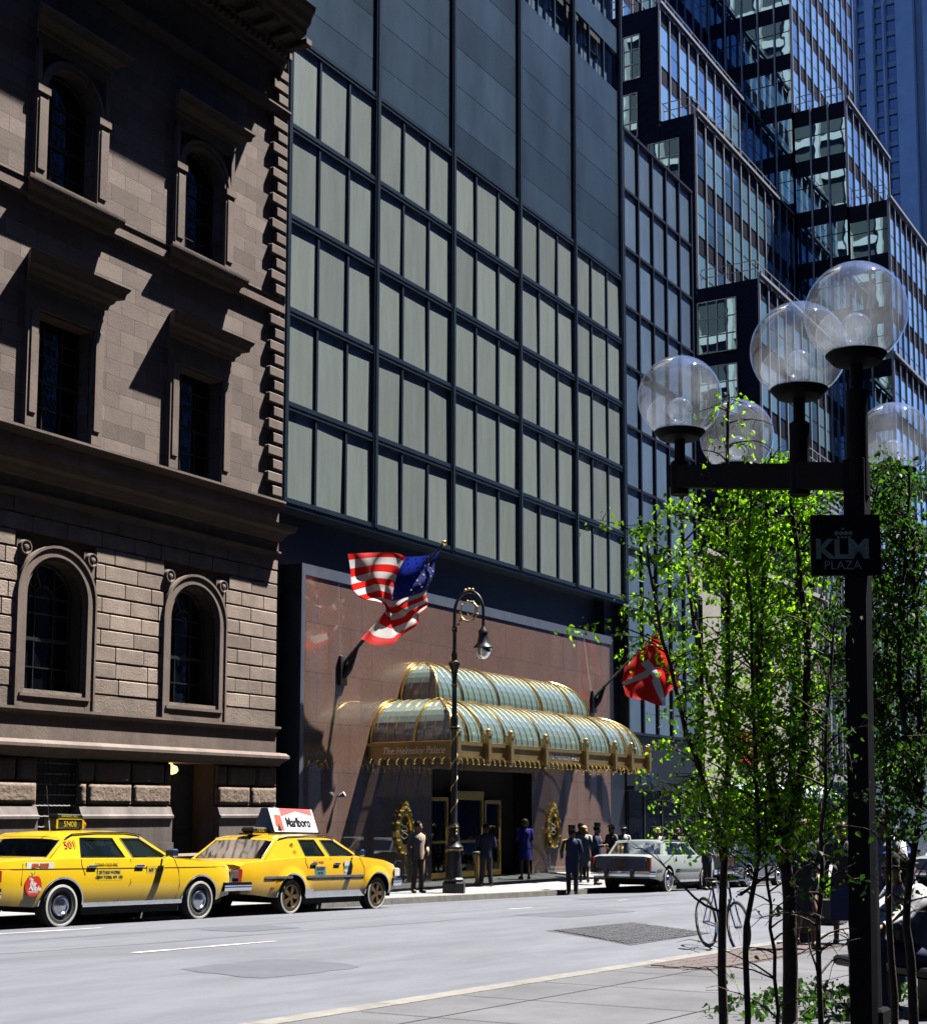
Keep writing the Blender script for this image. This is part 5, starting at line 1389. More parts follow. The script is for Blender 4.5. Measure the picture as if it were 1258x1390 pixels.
NAVY_TIE = pm('navy tie', (.02, .03, .12), .7); RED_TIE = pm('pink red tie', (.5, .08, .10), .7)
P_ = person  # most standing places below worked out offline from image pixel positions
P_('man in a tan suit and loosened tie standing by the granite wall, looking right', (30.30, 19.8, -.475), 244, 1.76, M_tan, M_tan2, dict(look=52, wR=(.05, -.25, .86), wL=(.13, .20, 1.0), eL=(-.02, .26, 1.14)), H_black, tie=NAVY_TIE, skin=M_skin2, coat=.82)
P_('person in dark uniform with folded arms facing the brass doors', (34.6, 20.4, -.516), 35, 1.70, M_navy, M_blk, dict(eL=(.02, .27, 1.14), wL=(.20, .02, 1.18), eR=(.02, -.27, 1.14), wR=(.20, -.02, 1.14), aL=(-.03, .14, .09), aR=(-.03, -.14, .09)), H_black, shirt=False)
P_('woman in a knee length blue dress standing near the entrance', (38.5, 21.35, -.497), 50, 1.80, M_bdress, None, dict(eL=(.05, .24, 1.15), wL=(.2, .18, 1.15), eR=(.03, -.24, 1.14), wR=(.15, -.2, .98)), H_brown, .1, skirt=(.56, M_bdress), female=True, shirt=False, coat=.9, bare=True)
r_, jk = P_('doorman in tailcoat and top hat with gold shoulder cord standing at the kerb, facing away', (35.87, 18.42, -.745), 20, 1.80, M_navy, M_blk, dict(look=-12, eR=(.02, -.25, 1.13), wR=(.18, -.2, 1.02), eL=(.02, .28, 1.13), wL=(.16, .30, .98), aL=(-.03, .09, .09), aR=(-.03, -.10, .09)), H_black, hat='top', tails=True, shirt=False)
b = MB(); b.tube([(-.10, .15, 1.43), (-.155, .16, 1.34), (-.15, .17, 1.22), (-.10, .19, 1.16), (-.05, .21, 1.25), (0, .2, 1.42)], .016, 6); b.tube([(-.06, .1, 1.48), (-.02, .24, 1.44)], .03, 6); b.build('gold_cord', M_gold, r_)
P_('blonde woman in a cream coat beside the two top hatted doormen', (39.85, 20.05, -.61), 25, 1.70, M_cwhite, None, dict(), H_blond, .1, skirt=(.50, M_cwhite), female=True, shirt=False, coat=.8)
P_('doorman in dark suit and top hat facing right toward the white sedan', (39.3, 19.35, -.65), 285, 1.75, M_navy, M_blk, dict(look=15, wR=(.22, -.12, 1.16), eR=(.06, -.24, 1.14)), H_black, hat='top', tie=RED_TIE, tails=True, skin=M_skin2)
P_('brown haired person partly hidden between the two doormen', (41.3, 20.9, -.55), 20, 1.72, M_vest, M_blk, {}, H_brown)
P_('man in grey waistcoat and cap talking to the doorman beside the white sedan', (42.3, 20.3, -.625), 160, 1.70, M_vest, M_tan2, dict(eR=(.05, -.25, 1.14), wR=(.28, -.15, 1.18), wL=(.20, .15, 1.0)), H_black, hat='cap', w=1.15)
P_('man with dark hair just behind the man in the waistcoat', (43.7, 20.55, -.635), 200, 1.66, M_shirt, M_tan2, {}, H_black, hat='cap')
P_('blonde haired person behind the roof of the white sedan', (44.3, 19.6, -.735), 230, 1.72, M_cwhite, M_blk, {}, H_blond, .1)
P_('dark haired person standing past the white sedan', (46.3, 19.75, -.78), 200, 1.74, M_vest, M_blk, {}, H_brown)
P_('man with white sleeves and dark waistcoat by the open door of the white sedan', (40.35, 16.3, zroad(40.35, 16.3)), 260, 1.74, M_navy, M_blk, dict(wR=(.2, -.1, 1.05), wL=(.22, .1, 1.02), eR=(.03, -.25, 1.14), eL=(.03, .25, 1.14)), H_brown)
P_('man in slate blue suit walking away on the far pavement', (52.6, 19.9, zwalk(52.6, 19.9)), 20, 1.78, M_bluesuit, M_bluesuit, dict(kL=(.18, .1, .52), aL=(.12, .1, .12), kR=(-.02, -.1, .5), aR=(-.25, -.1, .16), wL=(-.12, .26, .92), wR=(.2, -.24, .95)), H_brown)
P_('man in dark suit walking away beside the pale stone building', (54.9, 19.9, zwalk(54.9, 19.9)), 32, 1.70, M_navy, M_navy, dict(kL=(.0, .12, .5), aL=(-.16, .13, .12), kR=(.16, -.1, .52), aR=(.14, -.12, .1)), H_black)
ZP = lambda X: zplaza(X)+.0
P_('woman in black coat and skirt walking on the plaza, seen between the young trees', (18.25, 6.05, ZP(18.25)), 215, 1.66, M_blk, None, dict(kL=(.14, .09, .52), aL=(.10, .09, .10), kR=(.02, -.08, .5), aR=(-.14, -.08, .14), eL=(.0, .25, 1.14), wL=(.14, .16, 1.05), eR=(.0, -.25, 1.14), wR=(.10, -.2, .98), curl=(.3, 0, -.2)), H_brown, .25, skirt=(.52, M_blk), female=True, shirt=False, coat=.75, w=1.1, sub_=2)
P_('person in blue skirt half hidden behind the thick lamp column', (19.6, 5.95, ZP(19.6)), 200, 1.64, M_blk, None, {}, H_brown, .3, skirt=(.35, M_bluesuit), female=True, shirt=False, sub_=2)
r_, jk = P_('man in white and blue striped shirt standing with head bowed behind the lamp column', (13.6, 3.72, ZP(13.6)), 150, 1.66, M_shirt, M_navy, dict(look=25, hd=(.05, 0, 1.585), eL=(.02, .26, 1.14), wL=(.22, .16, 1.08), eR=(-.02, -.27, 1.13), wR=(.18, -.2, 1.0), kL=(.03, .13, .5), aL=(0, .16, .09)), H_black, .05, shirt=False, coat=.93, w=1.15, sub_=2)
b = MB()
for q in (-.17, .17): b.box(-.158*1.12, .158*1.12, q-.035, q+.035, .97, 1.34, .02)
b.box(-.165, -.12, -.14, .14, 1.30, 1.40, .01); b.build('blue_stripes', pm('blue cloth', (.03, .06, .35), .8), r_)
# seated reader on a bench
sz = .02
r_, jk = P_('seated man in a white shirt reading a newspaper at the right edge', (11.75, 2.98, ZP(11.75)), 140, 1.75, M_shirt, M_navy, dict(seated=1, pel=(0, 0, .50), ch=(.06, 0, .84), nk=(.12, 0, 1.02), hd=(.20, 0, 1.12), sh=(.08, .18, .96), hip=(.03, .10, .48), look=-5,
    eL=(.22, .24, .76), wL=(.42, .17, .70), eR=(.24, -.24, .74), wR=(.40, -.12, .98), kL=(.48, .15, .52), aL=(.46, .16, .09), kR=(.50, -.13, .54), aR=(.40, -.15, .09), toe=(.17, .0, -.05), curl=(.3, 0, .25)), H_black, .1, coat=.4, shirt=False, sub_=2)
M_news = pm('newsprint', (.66, .65, .60), .85)
np_ = thing('newspaper', 'open newspaper held low by the seated man', 'newspaper', (11.53, 3.12, .70), R(140))
b = MB(); V = []
for i in range(9):
    u = i/8; y = -.19+.38*u; w_ = .05*abs(u-.5)*2
    for (x, z) in ((-.17, .10), (.0, .0), (.15, -.13)): V.append((x, y, z+w_+.008*math.sin(u*11)))
b.add(V+[(x, y, z-.006) for x, y, z in V], [(i*3+j, i*3+j+1, i*3+j+4, i*3+j+3) for i in range(8) for j in range(2)]+[(27+i*3+j, 27+i*3+j+3, 27+i*3+j+4, 27+i*3+j+1) for i in range(8) for j in range(2)]); b.build('pages', M_news, np_)
b = MB()
for i in range(6):
    for j in (0, 1):
        t_ = .12+i*.13; x = -.17+.32*t_; z = .10-.22*t_+.045
        b.box(x-.012, x+.004, -.17+j*.18, -.03+j*.18, z-.001, z+.004)
b.build('print_lines', M_black, np_)
bn = thing('stone_bench', 'low dark stone bench under the seated reader', 'bench', (11.80, 2.92, ZP(11.75)), R(140))
b = MB(); b.box(-.35, .22, -1.0, .35, .30, .385, .02); b.build('seat', M_iron, bn)
for y in (-.8, .15): b = MB(); b.box(-.25, .15, y-.08, y+.08, 0, .30); b.build('leg', M_iron, bn)
ua = thing('ash_urn', 'small bronze ash urn with white sand by the brass doors', 'urn', (35.5, 21.2, zwalk(35.5, 21.2)))
b = MB(); b.lathe((0, 0, 0), [(.10, 0), (.10, .03), (.07, .06), (.11, .45), (.15, .78), (.17, .80), (.16, .83)], 16); b.build('body', M_bronze, ua, smooth=40)
b = MB(); b.lathe((0, 0, .82), [(.15, 0), (.14, .05), (0, .08)], 16); b.build('sand', M_white, ua)
# ================================================================ ornate street lamp
sl_ = thing('street_lamp', 'ornate black and gilt crook street lamp at the kerb in front of the canopy', 'street lamp', (31.17, 19.3, -.50))
b = MB()
b.lathe((0, 0, 0), [(.29, 0), (.29, .24), (.25, .30), (.27, .34), (.22, .38)], 8)
b.build('base', M_iron, sl_)
b = MB()
b.lathe((0, 0, 0), [(.21, .36), (.20, .55), (.165, .95), (.16, 1.02), (.22, 1.08), (.23, 1.14), (.17, 1.20), (.13, 1.28), (.15, 1.36), (.12, 1.45), (.13, 1.56), (.10, 1.62), (.12, 1.68), (.082, 1.74), (.072, 4.0), (.10, 4.05), (.085, 4.12), (.10, 4.3), (.085, 4.38), (.07, 4.44), (.058, 5.1), (.075, 5.14), (.06, 5.2), (.075, 5.45), (.085, 5.55), (.15, 5.70), (.155, 5.74), (.07, 5.80), (.085, 5.95), (.05, 6.05), (.048, 6.5), (.07, 6.55), (.07, 6.62), (.045, 6.68), (.042, 7.0)], 16)
b.build('pole', M_iron, sl_, smooth=35)
b = MB(); RA = .42
arc = [(0, -RA+RA*math.cos(q), 7.0+RA*1.25*math.sin(q)) for q in [math.pi*k/16 for k in range(17)]]
b.tube([(0, 0, 6.95)]+arc+[(0, -2*RA, 6.78), (0, -2*RA, 6.62)], .040, 8)
b.build('crook', M_iron, sl_, smooth=60)
b = MB()
for k in range(3): q = math.pi*(.42+.08*k); b.ball((0, -RA+RA*math.cos(q), 7.0+RA*1.25*math.sin(q)+.045), .05, 8, 6)
C0 = Vector((0, -RA, 7.02))
b.tube([C0+Vector((0, .25*math.cos(q), .25*math.sin(q))) for q in [2*math.pi*k/20 for k in range(21)]], .022, 6)
b.tube([C0+Vector((0, (.25-.035*k)*math.cos(k*.7+2), (.25-.035*k)*math.sin(k*.7+2))) for k in range(7)], .018, 5)
for k in range(9): q = 2*math.pi*k/9; b.ball(C0+Vector((0, .26*math.cos(q), .26*math.sin(q))), .035, 6, 5)
b.tube([(0, -.03, 6.62), (0, -.10, 6.72), (0, -.16, 6.78), (0, -.2, 6.85)], .022, 6); b.ball((0, -.11, 6.7), .05, 8, 6); b.ball((0, -.17, 6.8), .04, 8, 6)
for z, r in ((1.05, .232), (1.62, .125), (4.10, .108), (5.72, .162), (5.16, .08), (6.58, .078)): b.lathe((0, 0, z), [(r, 0), (r, .035)], 14)
b.tube([(.078*math.cos(k*.5), .078*math.sin(k*.5), 1.8+k*.045) for k in range(50)], .013, 5)
for k in range(12): b.ball((.11*math.cos(k*2.1), .11*math.sin(k*2.1), 1.3+k*.03), .035, 6, 5)
b.build('gilt_ornament', M_bronze, sl_, smooth=60)
b = MB(); b.lathe((0, -2*RA, 6.08), [(.245, -.02), (.25, 0), (.22, .04), (.15, .12), (.12, .30), (.115, .36), (.13, .38), (.12, .42), (.05, .50), (.035, .56)], 18)
lh = b.build('lamp_shade', M_iron, sl_, smooth=40)
b = MB(); b.lathe((0, -2*RA, 6.06), [(.20, 0), (.195, -.08), (.15, -.19), (.08, -.26), (0, -.28)], 16); b.build('glass_bowl', glass('frosted bowl', (.7, .7, .7), .2, .25, (.38, .38, .37), .08), lh, smooth=60)
# ================================================================ flags
def cr(P, t):
    n = len(P)-1; x = min(max(t*n, 0), n-1e-6); i = int(x); f = x-i
    p0, p1, p2, p3 = P[max(i-1, 0)], P[i], P[i+1], P[min(i+2, n)]
    return .5*((2*p1)+(p2-p0)*f+(2*p0-5*p1+4*p2-p3)*f*f+(3*p1-p0-3*p2+p3)*f**3)
def flag(root, grid, ns, ntt, colour, mats, fold=.03):
    G = [[Vector(p) for p in r] for r in grid]
    def S(s, t):
        p = cr([cr(r, t) for r in G], s); return p+Vector((0, fold*math.sin(t*19+s*5)+fold*.7*math.sin(s*14-t*4), 0))
    b = MB(); b.add([S(i/ns, j/ntt) for i in range(ns+1) for j in range(ntt+1)], [])
    n = ntt+1
    for i in range(ns):
        for j in range(ntt): b.f.append((i*n+j, (i+1)*n+j, (i+1)*n+j+1, i*n+j+1)); b.mi.append(colour((i+.5)/ns, (j+.5)/ntt))
    o = b.build('cloth', mats, root, smooth=180, w=True); return o, S
def cloth(name, c):
    M = pm(name, c, .75, var=.04, bump=.15, bscale=90)
    n = M.node_tree.nodes; l = M.node_tree.links; p = n['Principled BSDF']; tr = n.new('ShaderNodeBsdfTranslucent'); tr.inputs[0].default_value = (*c, 1)
    mx = n.new('ShaderNodeMixShader'); mx.inputs[0].default_value = .55; l.new(p.outputs[0], mx.inputs[1]); l.new(tr.outputs[0], mx.inputs[2]); l.new(mx.outputs[0], n['Material Output'].inputs[0]); return M
F_red, F_white, F_blue = cloth('flag red', (.85, .025, .02)), cloth('flag white', (.78, .77, .76)), cloth('flag blue', (.015, .03, .30))
def pole_(name, lab, base, tip):
    t = thing(name, lab, 'flagpole', base, group=None); B, T = Vector(base), Vector(tip); d = (T-B).normalized()
    b = MB(); b.tube([B, B.lerp(T, .5), T], [.055, .045, .030], 10); b.build('staff', M_iron, t, w=True, smooth=60)
    b = MB(); b.ball(T+d*.06, .075, 12, 8); b.lathe(T-d*.02, [(.05, 0), (.03, .06)], 10, d); b.build('finial', M_gold, t, w=True, smooth=60)
    b = MB(); b.box(B.x-.14, B.x+.14, YG-.08, YG, B.z-.55, B.z+.22, .02); b.tube([B+Vector((0, .1, -.45)), B+d*.25+Vector((0, 0, -.3)), B+d*.55], [.10, .09, .065], 10); b.build('wall_bracket', M_iron, t, w=True, smooth=50)
    b = MB(); b.ball(B+d*.6+Vector((.06, 0, .03)), .035, 8, 6); b.build('cleat', M_chr, t, w=True)
    return t
pole_('flagpole', 'black flagpole with gold ball tip carrying the striped flag, left of the canopy', (30.55, YG-.05, 5.30), (32.68, 20.62, 8.63))
pole_('flagpole', 'black flagpole carrying the red flag, right of the canopy', (45.15, YG-.05, 5.45), (47.5, 20.8, 8.02))
USG = [[(32.75, 20.75, 8.46), (31.69, 20.9, 8.17), (30.51, 21.0, 8.11), (29.18, 21.15, 7.88)], [(32.65, 20.8, 7.98), (31.61, 21.1, 7.64), (30.5, 21.15, 7.59), (29.53, 21.3, 7.31)], [(32.52, 20.9, 7.48), (31.22, 21.2, 7.03), (30.76, 21.3, 7.1), (30.26, 21.5, 6.93)], [(32.42, 21.0, 7.11), (31.78, 21.3, 6.66), (31.24, 21.3, 6.54), (31.31, 21.4, 6.87)], [(32.46, 21.0, 6.9), (32.05, 21.1, 6.39), (30.9, 21.2, 5.77), (29.8, 21.3, 5.81)]]  # both flags' control grids traced from image pixels at assumed depths
fl = thing('flag', 'star spangled red, white and blue striped flag blowing from the left flagpole', 'flag', (32.4, 20.8, 8.3))
o, S = flag(fl, USG, 52, 60, lambda s, t: 2 if (s < 7/13 and t < .42) else (0 if int(s*13) % 2 == 0 else 1), [F_red, F_white, F_blue], .07)
b = MB()
for r in range(9):
    for c in range(6 if r % 2 == 0 else 5):
        s = (r+.8)/9*(7/13)*.95; t = (c+.5+(0 if r % 2 == 0 else .5))/6*.41
        p = S(s, t); e1 = (S(s+.01, t)-p).normalized(); e2 = (S(s, t+.01)-p); e2 = (e2-e1*e2.dot(e1)).normalized(); nn = e1.cross(e2)
        for sg in (-1, 1):
            b.poly([p+nn*.008*sg+(e1*math.cos(k*math.pi/5)+e2*math.sin(k*math.pi/5))*(.046 if k % 2 == 0 else .019) for k in range(10)])
b.build('stars', F_white, fl, w=True)
RDG = [[(47.57, 20.9, 8.05), (47.21, 21.0, 7.75), (46.56, 21.2, 7.1), (45.98, 21.5, 6.54)], [(47.96, 20.85, 7.56), (47.93, 21.1, 7.22), (46.8, 21.2, 6.73), (45.85, 21.5, 6.2)], [(48.49, 20.8, 6.99), (48.34, 21.0, 6.64), (47.78, 21.3, 6.42), (45.84, 21.5, 5.89)], [(49.11, 20.9, 6.51), (48.79, 21.0, 6.09), (47.93, 21.2, 6.03), (46.07, 21.5, 5.52)], [(49.13, 20.8, 6.05), (48.45, 21.0, 5.74), (48.56, 21.2, 5.33), (47.21, 21.4, 5.46)]]
f2 = thing('flag', 'red flag with a folded white band blowing from the right flagpole', 'flag', (47.2, 20.9, 7.7))
flag(f2, RDG, 40, 40, lambda s, t: 1 if (abs(t-.62) < .055+.02*s and s > .25) or (abs(s-.38-.1*t) < .06 and t > .62) else 0, [F_red, F_white], .03)
# ================================================================ globe lamps in the foreground
M_globe = bpy.data.materials.new('clear globe'); M_globe.use_nodes = True
_n = M_globe.node_tree.nodes; _l = M_globe.node_tree.links; _n.remove(_n['Principled BSDF'])
tr = _n.new('ShaderNodeBsdfTransparent'); tr.inputs[0].default_value = (.90, .93, .96, 1); gl = _n.new('ShaderNodeBsdfGlossy'); gl.inputs['Roughness'].default_value = .03; gl.inputs[0].default_value = (.95, .97, 1, 1)
df = _n.new('ShaderNodeBsdfTranslucent'); df.inputs[0].default_value = (.85, .88, .92, 1); lw = _n.new('ShaderNodeLayerWeight'); lw.inputs[0].default_value = .28
ma = _n.new('ShaderNodeMath'); ma.operation = 'MULTIPLY_ADD'; ma.inputs[1].default_value = .62; ma.inputs[2].default_value = .05; ma.use_clamp = True; _l.new(lw.outputs['Facing'], ma.inputs[0])
m0 = _n.new('ShaderNodeMixShader'); tcx = _n.new('ShaderNodeTexCoord'); nz = _n.new('ShaderNodeTexNoise'); nz.inputs['Scale'].default_value = 5; nz.inputs['Detail'].default_value = 8
_l.new(tcx.outputs['Object'], nz.inputs[0]); mr = _n.new('ShaderNodeMapRange'); mr.inputs[1].default_value = .35; mr.inputs[2].default_value = .8; mr.inputs[3].default_value = .02; mr.inputs[4].default_value = .10
_l.new(nz.outputs['Fac'], mr.inputs[0]); _l.new(mr.outputs[0], m0.inputs[0]); _l.new(tr.outputs[0], m0.inputs[1]); _l.new(df.outputs[0], m0.inputs[2])
m1 = _n.new('ShaderNodeMixShader'); _l.new(ma.outputs[0], m1.inputs[0]); _l.new(m0.outputs[0], m1.inputs[1]); _l.new(gl.outputs[0], m1.inputs[2]); _l.new(m1.outputs[0], _n['Material Output'].inputs[0])
M_steel = pm('dark painted steel', (.004, .0045, .008), .75, var=.3, spec=.15)
def globe_post(label, px_, py_, heads, zarm, w_=.075, tilt=0.):
    t = thing('globe_lamp_post', label, 'lamp post', (px_, py_, zplaza(px_)), group=None)
    L = lambda p: Vector(p)-Vector((px_, py_, zplaza(px_)))
    b = MB(); b.box(-w_, w_, -w_, w_, -.2, zarm-zplaza(px_)+.10, .012); b.box(-w_-.05, w_+.05, -w_-.05, w_+.05, -.2, .12, .02); b.build('pole', M_steel, t)
    for (x, y, z, r, za) in heads:
        c = L((x, y, z)); a0 = L((px_, py_, zarm)); on = math.hypot(x-px_, y-py_) < .2
        b = MB(); za_ = za-zplaza(px_)
        if not on:
            e = Vector((c.x, c.y, za_)); d = (e-a0).normalized(); sd2 = Vector((-d.y, d.x, 0)).normalized()*.05; up_ = Vector((0, 0, .075))
            b.prism([a0-sd2-up_, a0+sd2-up_, a0+sd2+up_, a0-sd2+up_], e-a0+d*.06); b.build('arm', M_steel, t); b = MB()
        b.lathe((c.x, c.y, 0), [(.060, za_-.12), (.060, c.z-r-.16), (.035, c.z-r-.14), (.035, c.z-r*.80)], 12); b.build('stem', M_steel, t, smooth=40)
        b = MB(); b.lathe(c, [(.04, -r*1.04), (.13, -r*1.0), (.17, -r*.84), (.165, -r*.82), (0, -r*.82)], 24); b.build('dish', M_steel, t, smooth=40)
        b = MB(); b.lathe(c, [(r*math.sin(q), -r*math.cos(q)) for q in [.60+(math.pi-.60)*k/26 for k in range(27)]], 40); g = b.build('globe', M_globe, t, smooth=180)
        b = MB(); b.lathe(c, [(.035, -r*.82), (.035, -r*.62), (.05, -r*.60)], 12); b.ball(c+Vector((0, 0, -r*.30)), r*.30, 20, 12); b.build('bulb', M_globe, g, smooth=60)
    q_ = Matrix.Rotation(tilt, 3, Vector((.87, .49, 0))); t.rotation_euler = q_.to_euler()
    top = Vector((0, 0, zarm-zplaza(px_))); t.location = Vector(t.location)+top-q_ @ top
    return t
globe_post('black lamp post with clear glass globes and the plaza sign, close on the right', 7.81, 2.235, [(8.656, 3.646, 4.149, .275, 3.62), (8.057, 2.64, 4.146, .283, 3.40), (7.80, 2.225, 4.222, .285, 3.3)], 3.295, .058, R(.75))
globe_post('black lamp post with two clear globes behind the close lamp post', 10.96, 3.13, [(10.471, 3.924, 4.353, .285, 4.03), (10.871, 2.823, 4.271, .285, 3.98)], 4.05, .06)
sg = thing('plaza_sign', 'dark panel lettered KLM PLAZA in dull gold under a crown, fixed to the lamp column', 'sign', (7.69, 2.27, 2.90), group=None)
xd = Vector((.445, -.895, 0)).normalized(); FM = frame_M((0, 0, 0), xd, (0, 0, 1))
b = MB(); b.box(-.185, .185, -.165, .165, -.05, 0); b.xform(FM); b.build('panel', M_steel, sg)
M_dgold = pm('dull gold lettering', (.9, .76, .42), .5)
text_obj('lettering', 'KLM', .145, FM @ Matrix.Translation((-.02, -.03, .004)), M_dgold, sg, .002, bold=.006, sx=1.05)
text_obj('lettering', 'PLAZA', .068, FM @ Matrix.Translation((-.02, -.115, .004)), M_dgold, sg, .002)
b = MB()
for x in (-.045, -.02, .005, .03): b.lathe((x-.005, .062, .003), [(.0125, 0), (.0125, .003)], 10)
for x in (-.04, -.02, 0, .02): b.box(x-.008, x+.008, .034, .044, .002, .006)
b.box(-.026, -.004, .083, .087, .002, .006); b.box(-.017, -.013, .078, .094, .002, .006)
b.xform(FM); b.build('crown_emblem', M_dgold, sg)
# ================================================================ young birches
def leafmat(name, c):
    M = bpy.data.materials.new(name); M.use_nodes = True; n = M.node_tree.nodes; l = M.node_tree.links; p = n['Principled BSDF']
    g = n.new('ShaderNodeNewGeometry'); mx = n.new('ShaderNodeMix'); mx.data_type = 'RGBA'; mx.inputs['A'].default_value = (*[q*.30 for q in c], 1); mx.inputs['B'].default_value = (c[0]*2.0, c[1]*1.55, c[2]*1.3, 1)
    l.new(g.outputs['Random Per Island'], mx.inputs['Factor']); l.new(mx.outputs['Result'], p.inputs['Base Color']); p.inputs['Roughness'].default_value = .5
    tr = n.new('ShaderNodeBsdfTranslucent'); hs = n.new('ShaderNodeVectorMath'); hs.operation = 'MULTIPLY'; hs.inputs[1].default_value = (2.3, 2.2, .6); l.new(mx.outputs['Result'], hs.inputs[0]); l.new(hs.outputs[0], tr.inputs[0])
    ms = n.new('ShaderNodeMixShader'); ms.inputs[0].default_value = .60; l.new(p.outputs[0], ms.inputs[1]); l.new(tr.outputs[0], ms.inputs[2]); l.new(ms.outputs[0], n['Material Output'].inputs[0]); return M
M_leaf = leafmat('birch leaf', (.088, .24, .022)); M_leaf2 = leafmat('shaded birch leaf', (.014, .052, .018))  # second green is a darker copy, shade put into the leaf colour
M_bark = pm('sapling bark', (.085, .062, .045), .85, var=.35, scale=12, bump=.4, bscale=40)
def birch(label, stems, nleaf, mat, seed, r0=.026, size=.036, twz=(.28, 1.0), tw=.42, loose=None, zmin=1.15):
    rng = random.Random(seed); base = stems[0][0]
    t = thing('young_birch', label, 'tree', (base[0], base[1], zplaza(base[0])), group='young birches on the plaza')
    tb = MB(); lb = MB(); twigs = []; made = 0
    for si, st in enumerate(stems):
        P = [Vector(p) for p in st]
        if si == 0 or st[0][2] < .7: P = [Vector((P[0].x+.02, P[0].y+.01, zplaza(base[0])-.05))]+P
        n = 14; Q = [cr(P, k/n) for k in range(n+1)]
        rs = r0*(1 if si == 0 else .62)
        Q = [q+Vector((rng.uniform(-1, 1), rng.uniform(-1, 1), 0))*.012 for q in Q]
        tb.tube(Q, [rs*(1-.80*k/n)+.003 for k in range(n+1)], 7)
        L = sum((Q[i+1]-Q[i]).length for i in range(n)); nt_ = int(L*14)
        for k in range(nt_):
            f = twz[0]+(twz[1]-twz[0])*(k+rng.random())/nt_ if si == 0 else (k+rng.random())/nt_
            p = cr(Q, min(f, .999)); az = rng.uniform(0, 2*math.pi); ln = tw*rng.uniform(.35, 1.15)*(1.15-.5*f)
            d = Vector((math.cos(az), math.sin(az), rng.uniform(.5, 1.5))).normalized()
            pts = [p]; 
            for q in range(4): d = (d+Vector((rng.uniform(-.3, .3), rng.uniform(-.3, .3), -.18))).normalized(); pts.append(pts[-1]+d*ln/4)
            tb.tube(pts, [.0075, .006, .0045, .003, .0018], 4, False); twigs.append(pts)
            for s_ in range(2):
                p2 = cr(pts, rng.uniform(.3, .9)); d2 = Vector((rng.uniform(-1, 1), rng.uniform(-1, 1), rng.uniform(-.6, .7))).normalized(); e = [p2, p2+d2*ln*.25, p2+d2*ln*.45+Vector((0, 0, -.04))]
                tb.tube(e, [.0035, .0025, .0015], 3, False); twigs.append(e)
    if loose:
        for st in loose:
            P = [Vector(p) for p in st]; Q = [cr(P, k/10) for k in range(11)]; tb.tube(Q, [.011-.0009*k for k in range(11)], 5); 
            for k in range(5):
                p = cr(Q, rng.uniform(.2, 1)); d = Vector((rng.uniform(-1, 1), rng.uniform(-1, 1), rng.uniform(-.2, .8))).normalized(); tb.tube([p, p+d*.1, p+d*.19+Vector((0, 0, .02))], [.004, .003, .0015], 3, False)
                for q in range(2): leaf(lb, p+d*.19+Vector((rng.uniform(-.03, .03),)*3), size, rng)
    for k in range(nleaf):
        tw_ = rng.choice(twigs); p = cr(tw_, rng.uniform(.15, 1.0))+Vector((rng.gauss(0, .035), rng.gauss(0, .035), rng.gauss(-.02, .035)))
        if p.z < zmin and rng.random() < .94: continue
        if p.z > 3.62 and rng.random() < .8: continue
        leaf(lb, p, size, rng)
    tb.build('trunk', M_bark, t, w=True, smooth=60); lb.build('crown', mat, t, w=True)
    return t
def leaf(b, p, size, rng):
    s = size*rng.choice((.5, .8, 1.0, 1.15, 1.45))*rng.uniform(.85, 1.15); a = Vector((rng.uniform(-1, 1), rng.uniform(-1, 1), -rng.uniform(.1, 1.4))).normalized(); c = a.cross(Vector((rng.uniform(-1, 1), rng.uniform(-1, 1), rng.uniform(-1, 1)))).normalized(); n = a.cross(c)*.18*s
    b.add([p, p+a*s*.30+c*s*.40-n, p+a*s*.75+c*s*.25-n*.6, p+a*s*1.15, p+a*s*.75-c*s*.25-n*.6, p+a*s*.30-c*s*.40-n, p+a*s*.5], [(0, 1, 2, 6), (6, 2, 3), (6, 3, 4), (0, 6, 4, 5)])
